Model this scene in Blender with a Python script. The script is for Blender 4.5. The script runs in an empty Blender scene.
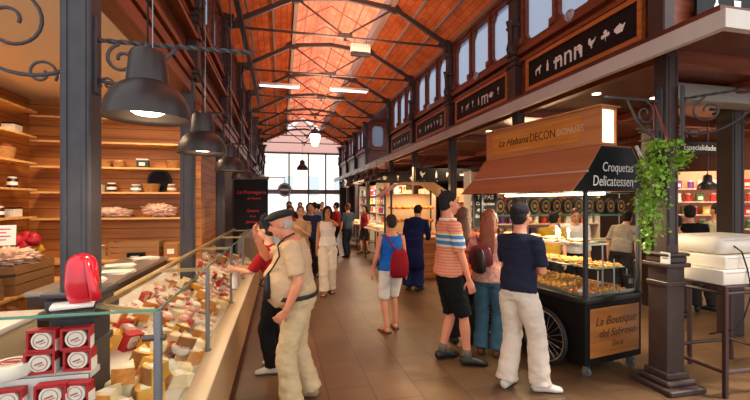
import bpy, bmesh, math, random
from mathutils import Vector, Matrix, Euler, noise
random.seed(7)
PI = math.pi
R = math.radians
C = bpy.context.scene.collection
DG = None

# ------------------------------------------------------------------ colours and materials
def lin(c):
    return tuple((v/12.92 if v <= .04045 else ((v+.055)/1.055)**2.4) for v in c)
def hx(s):
    s = s.lstrip('#')
    return lin(tuple(int(s[i:i+2], 16)/255 for i in (0, 2, 4)))
MATS = {}
def mat(name, col, rough=.6, metal=0., var=.0, scale=8., bump=0., bscale=60., emit=None, es=0., spec=.5, aniso=(1, 1, 1), sss=0, coat=0):
    """principled material; var mixes a darker/lighter version of the colour by noise"""
    if name in MATS: return MATS[name]
    m = bpy.data.materials.new(name); m.use_nodes = True
    nt = m.node_tree; N = nt.nodes; L = nt.links
    b = N['Principled BSDF']
    if isinstance(col, str): col = hx(col)
    b.inputs['Base Color'].default_value = (*col, 1)
    b.inputs['Roughness'].default_value = rough
    b.inputs['Metallic'].default_value = metal
    b.inputs['Specular IOR Level'].default_value = spec
    if coat: b.inputs['Coat Weight'].default_value = coat
    if sss:
        b.inputs['Subsurface Weight'].default_value = sss
        b.inputs['Subsurface Radius'].default_value = (.02, .008, .004)
    if emit is not None:
        if isinstance(emit, str): emit = hx(emit)
        b.inputs['Emission Color'].default_value = (*emit, 1)
        b.inputs['Emission Strength'].default_value = es
    if var or bump:
        tc = N.new('ShaderNodeTexCoord'); mp = N.new('ShaderNodeMapping')
        mp.inputs['Scale'].default_value = aniso
        L.new(tc.outputs['Object'], mp.inputs['Vector'])
    if var:
        nz = N.new('ShaderNodeTexNoise'); nz.inputs['Scale'].default_value = scale
        nz.inputs['Detail'].default_value = 5
        L.new(mp.outputs['Vector'], nz.inputs['Vector'])
        r = N.new('ShaderNodeValToRGB')
        r.color_ramp.elements[0].position = .3; r.color_ramp.elements[1].position = .7
        r.color_ramp.elements[0].color = (*[max(0, v*(1-var)) for v in col], 1)
        r.color_ramp.elements[1].color = (*[min(1, v*(1+var)) for v in col], 1)
        L.new(nz.outputs['Fac'], r.inputs['Fac']); L.new(r.outputs['Color'], b.inputs['Base Color'])
    if bump:
        n2 = N.new('ShaderNodeTexNoise'); n2.inputs['Scale'].default_value = bscale
        L.new(mp.outputs['Vector'], n2.inputs['Vector'])
        bp = N.new('ShaderNodeBump'); bp.inputs['Strength'].default_value = bump; bp.inputs['Distance'].default_value = .01
        L.new(n2.outputs['Fac'], bp.inputs['Height']); L.new(bp.outputs['Normal'], b.inputs['Normal'])
    MATS[name] = m
    return m
def glass(name, tint=(1, 1, 1), refl=.12):
    if name in MATS: return MATS[name]
    m = bpy.data.materials.new(name); m.use_nodes = True
    nt = m.node_tree; N = nt.nodes; L = nt.links; N.clear()
    o = N.new('ShaderNodeOutputMaterial'); t = N.new('ShaderNodeBsdfTransparent'); g = N.new('ShaderNodeBsdfGlossy')
    g.inputs['Roughness'].default_value = .03
    t.inputs['Color'].default_value = (*tint, 1)
    mx = N.new('ShaderNodeMixShader'); fr = N.new('ShaderNodeLayerWeight'); fr.inputs['Blend'].default_value = refl
    ml = N.new('ShaderNodeMath'); ml.operation = 'MULTIPLY'; ml.inputs[1].default_value = .28; L.new(fr.outputs['Fresnel'], ml.inputs[0]); L.new(ml.outputs[0], mx.inputs['Fac']); L.new(t.outputs[0], mx.inputs[1]); L.new(g.outputs[0], mx.inputs[2])
    L.new(mx.outputs[0], o.inputs['Surface'])
    MATS[name] = m
    return m
def translucent(name, col, tr=.6, tile=None, tcol=None):
    """diffuse + translucent sheet: daylight behind it shines through"""
    if name in MATS: return MATS[name]
    m = bpy.data.materials.new(name); m.use_nodes = True
    nt = m.node_tree; N = nt.nodes; L = nt.links; N.clear()
    if isinstance(col, str): col = hx(col)
    o = N.new('ShaderNodeOutputMaterial'); d = N.new('ShaderNodeBsdfDiffuse'); t = N.new('ShaderNodeBsdfTranslucent')
    mx = N.new('ShaderNodeMixShader'); mx.inputs['Fac'].default_value = tr
    L.new(d.outputs[0], mx.inputs[1]); L.new(t.outputs[0], mx.inputs[2]); L.new(mx.outputs[0], o.inputs['Surface'])
    d.inputs['Color'].default_value = (*col, 1); t.inputs['Color'].default_value = (*col, 1)
    if tile:
        tc = N.new('ShaderNodeTexCoord'); mp = N.new('ShaderNodeMapping')
        mp.inputs['Scale'].default_value = (1, 1, 0); mp.inputs['Rotation'].default_value = (0, 0, R(90))
        br = N.new('ShaderNodeTexBrick'); br.inputs['Scale'].default_value = 1/tile
        c2 = hx(tcol) if tcol else tuple(v*.8 for v in col)
        br.inputs['Color1'].default_value = (*col, 1); br.inputs['Color2'].default_value = (*c2, 1)
        br.inputs['Mortar'].default_value = (*[v*.6 for v in c2], 1); br.inputs['Mortar Size'].default_value = .012
        nz = N.new('ShaderNodeTexNoise'); nz.inputs['Scale'].default_value = 2.5; nz.inputs['Detail'].default_value = 4
        mm = N.new('ShaderNodeMix'); mm.data_type = 'RGBA'; mm.blend_type = 'MULTIPLY'; mm.inputs['Factor'].default_value = .8
        rr = N.new('ShaderNodeValToRGB'); rr.color_ramp.elements[0].color = (.62, .55, .5, 1); rr.color_ramp.elements[1].color = (1, 1, 1, 1)
        rr.color_ramp.elements[0].position = .3; rr.color_ramp.elements[1].position = .7
        L.new(tc.outputs['Object'], mp.inputs['Vector']); L.new(mp.outputs['Vector'], br.inputs['Vector'])
        L.new(tc.outputs['Object'], nz.inputs['Vector']); L.new(nz.outputs['Fac'], rr.inputs['Fac'])
        L.new(br.outputs['Color'], mm.inputs['A']); L.new(rr.outputs['Color'], mm.inputs['B'])
        L.new(mm.outputs['Result'], d.inputs['Color']); L.new(mm.outputs['Result'], t.inputs['Color'])
    MATS[name] = m
    return m
def wood(name, c1, c2, rough=.45, axis='X', scale=3., plank=0):
    if name in MATS: return MATS[name]
    m = bpy.data.materials.new(name); m.use_nodes = True
    nt = m.node_tree; N = nt.nodes; L = nt.links; b = N['Principled BSDF']
    b.inputs['Roughness'].default_value = rough
    tc = N.new('ShaderNodeTexCoord'); mp = N.new('ShaderNodeMapping')
    st = {'X': (.6, 9, 9), 'Y': (9, .6, 9), 'Z': (9, 9, .6)}[axis]
    mp.inputs['Scale'].default_value = st
    nz = N.new('ShaderNodeTexNoise'); nz.inputs['Scale'].default_value = scale; nz.inputs['Detail'].default_value = 6
    nz.inputs['Distortion'].default_value = .6
    r = N.new('ShaderNodeValToRGB'); r.color_ramp.elements[0].position = .35; r.color_ramp.elements[1].position = .68
    r.color_ramp.elements[0].color = (*hx(c1), 1); r.color_ramp.elements[1].color = (*hx(c2), 1)
    L.new(tc.outputs['Object'], mp.inputs['Vector']); L.new(mp.outputs['Vector'], nz.inputs['Vector'])
    L.new(nz.outputs['Fac'], r.inputs['Fac']); out = r.outputs['Color']
    if plank:
        sx = N.new('ShaderNodeSeparateXYZ'); L.new(tc.outputs['Object'], sx.inputs[0])
        ma = N.new('ShaderNodeMath'); ma.operation = 'MULTIPLY'; ma.inputs[1].default_value = 1/plank
        L.new(sx.outputs['Z'], ma.inputs[0])
        fr = N.new('ShaderNodeMath'); fr.operation = 'FRACT'; L.new(ma.outputs[0], fr.inputs[0])
        gt = N.new('ShaderNodeMath'); gt.operation = 'LESS_THAN'; gt.inputs[1].default_value = .07; L.new(fr.outputs[0], gt.inputs[0])
        mm = N.new('ShaderNodeMix'); mm.data_type = 'RGBA'
        mm.inputs['B'].default_value = (*[v*.45 for v in hx(c1)], 1)
        L.new(gt.outputs[0], mm.inputs['Factor']); L.new(out, mm.inputs['A']); out = mm.outputs['Result']
    L.new(out, b.inputs['Base Color'])
    MATS[name] = m
    return m
def bands(name, base, items, rough=.85, pin=None):
    """cloth with horizontal bands: items = [(z0, z1, colour)], pin = (colour, pitch) fine stripes, in object space"""
    if name in MATS: return MATS[name]
    m = bpy.data.materials.new(name); m.use_nodes = True
    nt = m.node_tree; N = nt.nodes; L = nt.links; b = N['Principled BSDF']
    b.inputs['Roughness'].default_value = rough
    tc = N.new('ShaderNodeTexCoord'); sx = N.new('ShaderNodeSeparateXYZ'); L.new(tc.outputs['Object'], sx.inputs[0])
    cur = N.new('ShaderNodeRGB'); cur.outputs[0].default_value = (*hx(base), 1); out = cur.outputs[0]
    def mixin(fac, colr, out):
        mm = N.new('ShaderNodeMix'); mm.data_type = 'RGBA'; mm.inputs['B'].default_value = (*hx(colr), 1)
        L.new(fac, mm.inputs['Factor']); L.new(out, mm.inputs['A']); return mm.outputs['Result']
    if pin:
        a = N.new('ShaderNodeMath'); a.operation = 'MULTIPLY'; a.inputs[1].default_value = 1/pin[1]; L.new(sx.outputs['Z'], a.inputs[0])
        f = N.new('ShaderNodeMath'); f.operation = 'FRACT'; L.new(a.outputs[0], f.inputs[0])
        g = N.new('ShaderNodeMath'); g.operation = 'LESS_THAN'; g.inputs[1].default_value = .35; L.new(f.outputs[0], g.inputs[0])
        out = mixin(g.outputs[0], pin[0], out)
    for z0, z1, cc in items:
        g = N.new('ShaderNodeMath'); g.operation = 'GREATER_THAN'; g.inputs[1].default_value = z0; L.new(sx.outputs['Z'], g.inputs[0])
        h = N.new('ShaderNodeMath'); h.operation = 'LESS_THAN'; h.inputs[1].default_value = z1; L.new(sx.outputs['Z'], h.inputs[0])
        k = N.new('ShaderNodeMath'); k.operation = 'MULTIPLY'; L.new(g.outputs[0], k.inputs[0]); L.new(h.outputs[0], k.inputs[1])
        out = mixin(k.outputs[0], cc, out)
    L.new(out, b.inputs['Base Color'])
    MATS[name] = m
    return m

# ------------------------------------------------------------------ mesh helpers
def nb(): return bmesh.new()
def box(bm, x0, x1, y0, y1, z0, z1, M=None):
    vs = [Vector((x, y, z)) for x in (x0, x1) for y in (y0, y1) for z in (z0, z1)]
    if M: vs = [M @ v for v in vs]
    v = [bm.verts.new(p) for p in vs]
    for f in ((0, 1, 3, 2), (4, 6, 7, 5), (0, 4, 5, 1), (2, 3, 7, 6), (0, 2, 6, 4), (1, 5, 7, 3)):
        bm.faces.new([v[i] for i in f])
def rbox(bm, x0, x1, y0, y1, z0, z1, r=.01, seg=2, M=None):
    t = bmesh.new(); box(t, x0, x1, y0, y1, z0, z1)
    r = min(r, .48*min(abs(x1-x0), abs(y1-y0), abs(z1-z0)))
    bmesh.ops.bevel(t, geom=t.edges[:], offset=r, segments=seg, affect='EDGES', profile=.5)
    merge(bm, t, M)
def merge(bm, t, M=None):
    idx = {}
    for v in t.verts: idx[v] = bm.verts.new(M @ v.co if M else v.co)
    for f in t.faces:
        try: bm.faces.new([idx[v] for v in f.verts])
        except ValueError: pass
    t.free()
def frame(t, ref):
    t = t.normalized(); s = ref - t*ref.dot(t)
    if s.length < 1e-4:
        ref = Vector((0, 1, 0)) if abs(t.y) < .9 else Vector((1, 0, 0)); s = ref - t*ref.dot(t)
    s.normalize(); return s, t.cross(s)
def limb(bm, pts, rads, ref=(1, 0, 0), seg=12, cap=.5, closed=False):
    """swept surface through pts; rads floats or (along ref, across)"""
    pts = [Vector(p) for p in pts]; ref = Vector(ref); n = len(pts); rings = []
    for i, p in enumerate(pts):
        if closed: t = pts[(i+1) % n]-pts[i-1]
        else: t = pts[min(i+1, n-1)]-pts[max(i-1, 0)]
        s, b = frame(t, ref); r = rads[i] if isinstance(rads, (list, tuple)) and not isinstance(rads, float) else rads
        ra, rb = r if isinstance(r, tuple) else (r, r)
        rings.append([bm.verts.new(p + s*ra*math.cos(a) + b*rb*math.sin(a)) for a in (2*PI*k/seg for k in range(seg))])
    m = n if closed else n-1
    for i in range(m):
        A, B = rings[i], rings[(i+1) % n]
        for k in range(seg):
            bm.faces.new((A[k], A[(k+1) % seg], B[(k+1) % seg], B[k]))
    if not closed:
        for e, q in ((0, 1), (n-1, n-2)):
            d = (pts[e]-pts[q]).normalized(); r = rads[e] if isinstance(rads, (list, tuple)) else rads
            rr = min(r) if isinstance(r, tuple) else r
            if cap:
                c = bm.verts.new(pts[e]+d*rr*cap)
                Rg = rings[e]
                for k in range(seg):
                    a, b2 = Rg[k], Rg[(k+1) % seg]
                    bm.faces.new((a, c, b2) if e else (b2, c, a))
            else:
                bm.faces.new(rings[e] if e else rings[e][::-1])
def tube(bm, pts, r, seg=8, ref=(0, 0, 1)): limb(bm, pts, [r]*len(pts), ref, seg, 0)
def cyl(bm, c, r, h, seg=16, r2=None, axis='z'):
    c = Vector(c); d = {'z': Vector((0, 0, 1)), 'x': Vector((1, 0, 0)), 'y': Vector((0, 1, 0))}[axis]
    ref = (1, 0, 0) if axis != 'x' else (0, 1, 0)
    limb(bm, [c, c+d*h], [r, r if r2 is None else r2], ref, seg, 0)
def lathe(bm, prof, c=(0, 0, 0), seg=24, M=None):
    """prof: [(r, z)]"""
    c = Vector(c); rings = []
    for r, z in prof:
        if r < 1e-5:
            p = c+Vector((0, 0, z)); rings.append([bm.verts.new(M @ p if M else p)])
        else:
            ring = []
            for k in range(seg):
                a = 2*PI*k/seg; p = c+Vector((r*math.cos(a), r*math.sin(a), z)); ring.append(bm.verts.new(M @ p if M else p))
            rings.append(ring)
    for A, B in zip(rings, rings[1:]):
        for k in range(seg):
            a = [A[k % len(A)], A[(k+1) % len(A)], B[(k+1) % len(B)], B[k % len(B)]]
            u = []
            for v in a:
                if v not in u: u.append(v)
            if len(u) > 2: bm.faces.new(u)
def ell(bm, c, r, seg=16, rings=10, M=None, n=0, amp=0):
    c = Vector(c); r = Vector(r) if not isinstance(r, (int, float)) else Vector((r, r, r))
    t = bmesh.new(); bmesh.ops.create_uvsphere(t, u_segments=seg, v_segments=rings, radius=1)
    for v in t.verts:
        k = 1+(amp*noise.noise(v.co*n) if amp else 0)
        v.co = Vector((v.co.x*r.x, v.co.y*r.y, v.co.z*r.z))*k + c
    merge(bm, t, M)
def prism(bm, poly, h, M=None):
    """poly in XY extruded by h along +Z then placed by M"""
    n = len(poly); a = [Vector((x, y, 0)) for x, y in poly]; b = [Vector((x, y, h)) for x, y in poly]
    if M: a = [M @ v for v in a]; b = [M @ v for v in b]
    A = [bm.verts.new(v) for v in a]; B = [bm.verts.new(v) for v in b]
    bm.faces.new(A[::-1]); bm.faces.new(B)
    for i in range(n): bm.faces.new((A[i], A[(i+1) % n], B[(i+1) % n], B[i]))
def quad(bm, *p):
    bm.faces.new([bm.verts.new(Vector(q)) for q in p])
def obj(name, bm, m, parent=None, smooth=False, loc=None, rotz=0, auto=None):
    me = bpy.data.meshes.new(name)
    bmesh.ops.recalc_face_normals(bm, faces=bm.faces[:])
    bm.to_mesh(me); bm.free()
    for mm in (m if isinstance(m, (list, tuple)) else [m]): me.materials.append(mm)
    if smooth: me.polygons.foreach_set('use_smooth', [True]*len(me.polygons))
    if auto: me.polygons.foreach_set('use_smooth', [True]*len(me.polygons)); me.set_sharp_from_angle(angle=R(auto))
    o = bpy.data.objects.new(name, me); C.objects.link(o)
    if parent: o.parent = parent
    if loc is not None: o.location = loc
    if rotz: o.rotation_euler.z = rotz
    return o
_SC = bpy.data.scenes.new('workbench')
def evaluated(o):
    """apply an object's modifiers (or turn a font curve into a mesh) in a scene of its own"""
    _SC.collection.objects.link(o)
    vl = _SC.view_layers[0]; vl.update(); dg = vl.depsgraph; dg.update()
    me = bpy.data.meshes.new_from_object(o.evaluated_get(dg))
    bpy.data.objects.remove(o)
    return me
def remeshed(name, bm, m, parent, voxel=.01, smooth=4, folds=0.):
    """fuse overlapping closed shells into one continuous skin"""
    me = bpy.data.meshes.new('tmp'); bmesh.ops.recalc_face_normals(bm, faces=bm.faces[:]); bm.to_mesh(me); bm.free()
    o = bpy.data.objects.new('tmp', me)
    a = o.modifiers.new('r', 'REMESH'); a.mode = 'VOXEL'; a.voxel_size = voxel
    s = o.modifiers.new('s', 'SMOOTH'); s.iterations = smooth; s.factor = .5
    me2 = evaluated(o); bpy.data.meshes.remove(me)
    if folds:
        nr = [v.normal.copy() for v in me2.vertices]; out = []
        for v, n_ in zip(me2.vertices, nr):
            c_ = v.co; k = (noise.noise(Vector((c_.x*9, c_.y*9, c_.z*12)))+.5*noise.noise(Vector((c_.x*22, c_.y*22, c_.z*30+7))))*folds
            out.extend(c_+n_*k)
        me2.vertices.foreach_set('co', out)
    me2.name = name; me2.materials.clear(); me2.materials.append(m)
    me2.polygons.foreach_set('use_smooth', [True]*len(me2.polygons))
    o = bpy.data.objects.new(name, me2); C.objects.link(o); o.parent = parent
    return o
def tag(o, label, cat, group=None, kind=None):
    o['label'] = label; o['category'] = cat
    if group: o['group'] = group
    if kind: o['kind'] = kind
    return o
def thing(name, label, cat, loc=(0, 0, 0), rotz=0, group=None):
    o = bpy.data.objects.new(name, None); C.objects.link(o); o.empty_display_size = .1
    o.location = loc; o.rotation_euler = (0, 0, rotz)
    return tag(o, label, cat, group)
def struct(name, bm, m, parent=None, **k):
    o = obj(name, bm, m, parent, **k)
    if not parent: o['kind'] = 'structure'
    return o
def dup(root, loc, rotz=0, label=None, group=None, scale=None):
    r = root.copy(); C.objects.link(r); r.location = loc; r.rotation_euler = (0, 0, rotz)
    if scale: r.scale = (scale,)*3 if isinstance(scale, (int, float)) else scale
    if label: r['label'] = label
    if group: r['group'] = group
    for ch in list(root.children):
        c = ch.copy(); C.objects.link(c); c.parent = r
        for g in ch.children:
            d = g.copy(); C.objects.link(d); d.parent = c
    return r
def text(name, s, size, M, m, parent=None, shear=0., ext=.002, align='CENTER', sx=1.):
    cu = bpy.data.curves.new('t', 'FONT'); cu.body = s; cu.size = size; cu.extrude = ext; cu.shear = shear
    cu.align_x = align; cu.align_y = 'CENTER'; cu.resolution_u = 3
    o = bpy.data.objects.new('t', cu)
    me = evaluated(o)
    me.transform(M @ Matrix.Diagonal((sx, 1, 1, 1))); me.materials.clear(); me.materials.append(m); me.name = name
    o = bpy.data.objects.new(name, me); C.objects.link(o)
    if parent: o.parent = parent
    return o
def facing(loc, normal, up=(0, 0, 1)):
    """matrix whose local XY plane faces `normal` (text reads right way round), local Y up"""
    n = Vector(normal).normalized(); u = Vector(up); u = (u-n*u.dot(n)).normalized(); x = u.cross(n)
    return Matrix((( x.x, u.x, n.x, loc[0]), (x.y, u.y, n.y, loc[1]), (x.z, u.z, n.z, loc[2]), (0, 0, 0, 1)))
def light(name, kind, loc, power, col, size=.1, rot=None, spot=None, sy=None):
    d = bpy.data.lights.new(name, kind); d.energy = power; d.color = col
    if kind == 'AREA':
        d.size = size
        if sy: d.shape = 'RECTANGLE'; d.size_y = sy
    elif kind == 'SUN': d.angle = size
    else: d.shadow_soft_size = size
    if spot: d.spot_size = spot; d.spot_blend = .5
    o = bpy.data.objects.new(name, d); C.objects.link(o); o.location = loc
    if rot: o.rotation_euler = rot
    return o
def scroll(c, r0, r1, turns, u, v, start=0, n=28):
    c = Vector(c); u = Vector(u); v = Vector(v)
    return [c + (u*math.cos(a)+v*math.sin(a))*(r0+(r1-r0)*i/n) for i in range(n+1) for a in (start+2*PI*turns*i/n,)]

# shared materials
iron = mat('iron_paint', '#403c40', .5, .1, var=.15, scale=12)
iron_br = mat('brown_iron_paint', '#3e2b26', .5, .1, var=.2, scale=10)
truss_m = mat('roof_iron', '#45322f', .55, .1)
redwood = wood('red_brown_wood', '#5e2a14', '#8a4120', .4, 'Y', 2.)
redwoodx = wood('red_brown_wood_cross', '#5e2a14', '#8a4120', .4, 'X', 2.)
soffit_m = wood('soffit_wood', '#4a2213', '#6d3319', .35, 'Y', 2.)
orangewood = wood('orange_wood', '#9a5220', '#c07430', .4, 'Y', 2.)
pine = wood('pine_boards', '#9c5a26', '#c8843e', .5, 'X', 1.2, plank=.145)
piney = wood('pine_boards_side', '#9c5a26', '#c8843e', .5, 'Y', 1.2, plank=.145)
pineshelf = wood('pine_shelf', '#c98a48', '#e8b878', .5, 'X', 2.)
cream = mat('cream_paint', '#e4cfae', .6)
white_p = mat('white_paint', '#e8e2da', .5, var=.04)
fascia_m = mat('grey_white_fascia', '#b8b0a6', .45, var=.08, scale=3)
black_b = mat('black_board', '#0b0a0c', .6, spec=.25)
white_l = mat('white_lettering', '#e6e2dc', .6)
chrome = mat('brushed_steel', '#b9bcc0', .3, .9)
steel = mat('grey_steel_tube', '#8a8f96', .35, .7)
brass = mat('champagne_rail', '#c9b183', .35, .7)
glass_m = glass('clear_glass', (.97, .99, .98), .1)
glass_e = mat('glass_edge_green', '#5f9a80', .1)
window_g = translucent('clerestory_glass', '#8a97ac', .8)
# ================================================================== THE SETTING
YC = [2.98+2.36*k for k in range(5)]          # right colonnade
XL, XR = -1.03, 3.46
YL = [2.42+2.5*k for k in range(5)]           # left colonnade
YB0, YB1, YEND = 12.42, 16.0, 23.5            # far transept and far glazed end

# floor
fm = bpy.data.materials.new('stone_tiles'); fm.use_nodes = True
nt = fm.node_tree; N = nt.nodes; L = nt.links; b = N['Principled BSDF']
tc = N.new('ShaderNodeTexCoord'); mp = N.new('ShaderNodeMapping'); mp.inputs['Rotation'].default_value = (0, 0, R(90))
br = N.new('ShaderNodeTexBrick'); br.inputs['Scale'].default_value = 1.0
br.inputs['Brick Width'].default_value = .6; br.inputs['Row Height'].default_value = .4; br.offset = .5
br.inputs['Color1'].default_value = (*hx('#73573d'), 1); br.inputs['Color2'].default_value = (*hx('#604830'), 1)
br.inputs['Mortar'].default_value = (*hx('#453630'), 1); br.inputs['Mortar Size'].default_value = .006
nz = N.new('ShaderNodeTexNoise'); nz.inputs['Scale'].default_value = 1.6; nz.inputs['Detail'].default_value = 6
rr = N.new('ShaderNodeValToRGB'); rr.color_ramp.elements[0].color = (.68, .64, .6, 1); rr.color_ramp.elements[1].color = (1.1, 1.05, 1, 1)
rr.color_ramp.elements[0].position = .3; rr.color_ramp.elements[1].position = .7
mm = N.new('ShaderNodeMix'); mm.data_type = 'RGBA'; mm.blend_type = 'MULTIPLY'; mm.inputs['Factor'].default_value = 1
L.new(tc.outputs['Object'], mp.inputs['Vector']); L.new(mp.outputs['Vector'], br.inputs['Vector']); L.new(tc.outputs['Object'], nz.inputs['Vector'])
L.new(nz.outputs['Fac'], rr.inputs['Fac']); L.new(br.outputs['Color'], mm.inputs['A']); L.new(rr.outputs['Color'], mm.inputs['B'])
L.new(mm.outputs['Result'], b.inputs['Base Color']); b.inputs['Roughness'].default_value = .4
n3 = N.new('ShaderNodeTexNoise'); n3.inputs['Scale'].default_value = 30; bp = N.new('ShaderNodeBump'); bp.inputs['Strength'].default_value = .15
bp.inputs['Distance'].default_value = .01; L.new(tc.outputs['Object'], n3.inputs['Vector']); L.new(n3.outputs['Fac'], bp.inputs['Height']); L.new(bp.outputs['Normal'], b.inputs['Normal'])
bm = nb(); box(bm, -6, 14, -3, 26, -.1, 0); struct('floor', bm, fm)

# ---- roof: slopes, lantern, trusses
roof_m = translucent('roof_boards', '#a84e2a', .2, tile=.5, tcol='#984322')
lant_m = translucent('lantern_roof', '#e8886a', .55, tile=.5, tcol='#e07a58')
Y0, Y1 = -1.0, YEND
EZ, KZ = 5.02, 5.66; KX0, KX1 = .27, 2.2; XC = (XL+XR)/2
bm = nb()
quad(bm, (XR+.15, Y0, EZ), (XR+.15, Y1, EZ), (KX1, Y1, KZ), (KX1, Y0, KZ)); struct('roof_right', bm, roof_m)
bm = nb()
quad(bm, (XL-.15, Y0, EZ), (XL-.15, Y1, EZ), (KX0, Y1, KZ), (KX0, Y0, KZ)); struct('roof_left', bm, roof_m)
bm = nb(); LZ, RZ = 6.05, 6.6
quad(bm, (KX1+.05, Y0, LZ), (KX1+.05, Y1, LZ), (XC, Y1, RZ), (XC, Y0, RZ))
quad(bm, (KX0-.05, Y0, LZ), (KX0-.05, Y1, LZ), (XC, Y1, RZ), (XC, Y0, RZ)); struct('roof_lantern', bm, lant_m)
louv = mat('lantern_louvre', '#9a8a90', .6)
for X, nm in ((KX1, 'trim_1'), (KX0, 'trim_2')):
    bm = nb()
    for k in range(6):
        z = KZ+.03+k*.065; box(bm, X-.02, X+.03, Y0, Y1, z, z+.03)
    y = Y0
    while y < Y1:
        box(bm, X-.015, X+.02, y, y+.03, KZ, LZ); y += .59
    struct(nm, bm, louv)
# purlins
bm = nb()
for t in (.33, .68):
    for s in (0, 1):
        x = (XR + (KX1-XR)*t) if s else (XL+(KX0-XL)*t); z = EZ+(KZ-EZ)*t-.04
        box(bm, x-.02, x+.02, Y0, Y1, z-.03, z+.02)
for x, z in ((KX1-.03, KZ-.02), (KX0+.03, KZ-.02), (XR, EZ-.02), (XL, EZ-.02)):
    box(bm, x-.04, x+.04, Y0, Y1, z-.06, z+.05)
struct('trim_3', bm, mat('purlin_paint', '#8a6a5c', .6))
bm = nb()
y = Y0+.3
while y < Y1:
    for xa, xb in ((KX0, XC), (KX1, XC)):
        tube(bm, [(xa, y, LZ-.02), (xb, y, RZ-.03)], .014, 6)
    y += 1.18
for t in (.35, .7):
    for xa in (KX0, KX1): x = xa+(XC-xa)*t; z = LZ+(RZ-LZ)*t-.02; box(bm, x-.012, x+.012, Y0, Y1, z-.02, z)
struct('trim_4', bm, mat('lantern_frame_paint', '#a8604c', .6))
def make_truss():
    r = thing('roof_truss', 'x', 'truss', (0, 0, 0))
    bm = nb()
    z0 = 4.92
    P = [(XL+.06, 0, z0), (KX0, 0, KZ-.1), (XC, 0, KZ+.0), (KX1, 0, KZ-.1), (XR-.06, 0, z0)]
    for a, c in zip(P, P[1:]):
        a, c = Vector(a), Vector(c); d = c-a; ang = math.atan2(d.z, d.x)
        M = Matrix.Translation(a) @ Matrix.Rotation(-ang, 4, 'Y'); box(bm, -.02, d.length+.02, -.03, .03, -.045, .045, M)
    obj('rafter', bm, truss_m, r)
    bm = nb(); tube(bm, [(XL+.06, 0, z0-.02), (XR-.06, 0, z0-.02)], .024, 8); obj('tie_rod', bm, truss_m, r)
    for kx in (KX0, KX1):
        bm = nb(); tube(bm, [(XC, 0, z0), (kx, 0, KZ-.1)], .02, 8); obj('strut', bm, truss_m, r)
    for x, z in ((KX0, KZ-.1), (KX1, KZ-.1), (XR-.16, z0+.05), (XL+.16, z0+.05)):
        bm = nb(); prism(bm, [(x-.17, z-.04), (x-.07, z+.07), (x+.07, z+.07), (x+.17, z-.04), (x+.05, z-.10), (x-.05, z-.10)], .07, Matrix(((1, 0, 0, 0), (0, 0, -1, .035), (0, 1, 0, 0), (0, 0, 0, 1))))
        obj('gusset_plate', bm, truss_m, r)
    bm = nb(); box(bm, XC-.14, XC+.14, -.035, .035, z0-.04, z0+.05); lathe(bm, [(0, -.17), (.02, -.15), (.045, -.11), (.03, -.07), (.02, -.04), (.02, 0)], (XC, 0, z0), 12)
    obj('hanging_boss', bm, truss_m, r, auto=40)
    return r
TY = [YC[1]+2.36*k for k in range(8)]
ordw = ['nearest', 'second', 'third', 'fourth', 'fifth', 'sixth', 'seventh', 'farthest']
tr0 = make_truss(); tr0.location = (0, TY[0], 0)
for k, y in enumerate(TY):
    t = tr0 if k == 0 else dup(tr0, (0, y, 0))
    t['label'] = f'dark iron roof truss with tie rod spanning the hall, {ordw[k]} of the row'; t['group'] = 'iron roof trusses'
# far gable
bm = nb(); quad(bm, (XL-.2, YEND, 4.55), (XR+.2, YEND, 4.55), (XR+.2, YEND, EZ), (KX1, YEND, KZ), (XC, YEND, RZ), (KX0, YEND, KZ), (XL-.2, YEND, EZ))
struct('wall_gable', bm, translucent('gable_boards', '#e0b0a4', .8))

# ---- side walls above the stalls (timber clerestory)
def wall_run(name, X, ys, side, nwin=3):
    """X wall plane, ys column positions, side = +1 wall on the right (faces -X)"""
    f = -side
    w = bpy.data.objects.new(name, None); C.objects.link(w); w['kind'] = 'structure'
    x_in = X+f*.0; th = side*.10
    def bx(bm, a0, a1, y0, y1, z0, z1): box(bm, min(a0, a1), max(a0, a1), y0, y1, z0, z1)
    bm = nb(); bg = nb(); bt = nb()
    for y0, y1 in zip(ys, ys[1:]):
        bx(bm, X, X+th, y0, y1, 3.0, 4.0); bx(bm, X, X+th, y0, y1, 4.86, 5.04)
        W = (y1-y0-.24)/nwin
        ya = y0+.12
        bx(bm, X, X+th, y0, ya, 4.0, 4.86); bx(bm, X, X+th, y1-.12, y1, 4.0, 4.86)
        for k in range(nwin):
            a = ya+k*W; c = a+W; g = .055
            bx(bm, X, X+th, a, a+g, 4.0, 4.86); bx(bm, X, X+th, c-g, c, 4.0, 4.86)
            for zz, dz in ((4.0, 1), (4.86, -1)):                # notched window ends
                for yy, dy in ((a+g, 1), (c-g, -1)):
                    p = [(yy, zz), (yy+dy*.085, zz), (yy+dy*.085, zz+dz*.05), (yy+dy*.035, zz+dz*.09), (yy, zz+dz*.14)]
                    Mx = Matrix(((0, 0, 1, min(X, X+th)), (1, 0, 0, 0), (0, 1, 0, 0), (0, 0, 0, 1))); prism(bm, p, abs(th), Mx)
            quad(bg, (X+th*.6, a+.02, 4.0), (X+th*.6, c-.02, 4.0), (X+th*.6, c-.02, 4.86), (X+th*.6, a+.02, 4.86))
        for z, h, o in ((3.06, .09, .07), (3.17, .04, .045), (3.74, .05, .05), (3.84, .08, .09), (3.95, .035, .05), (4.9, .05, .06)):
            bx(bt, X, X+f*o, y0, y1, z, z+h)
        for k in range(nwin+1):
            yy = ya+k*W; bx(bt, X, X+f*.035, yy-.02, yy+.02, 3.99, 4.9); bx(bt, X, X+f*.07, yy-.04, yy+.04, 3.99, 4.08)
    obj('boarding', bm, redwood, w); obj('window_glass', bg, window_g, w); obj('moulding', bt, redwood, w)
    return w
wall_run('wall_right', XR, YC, 1)
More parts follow.
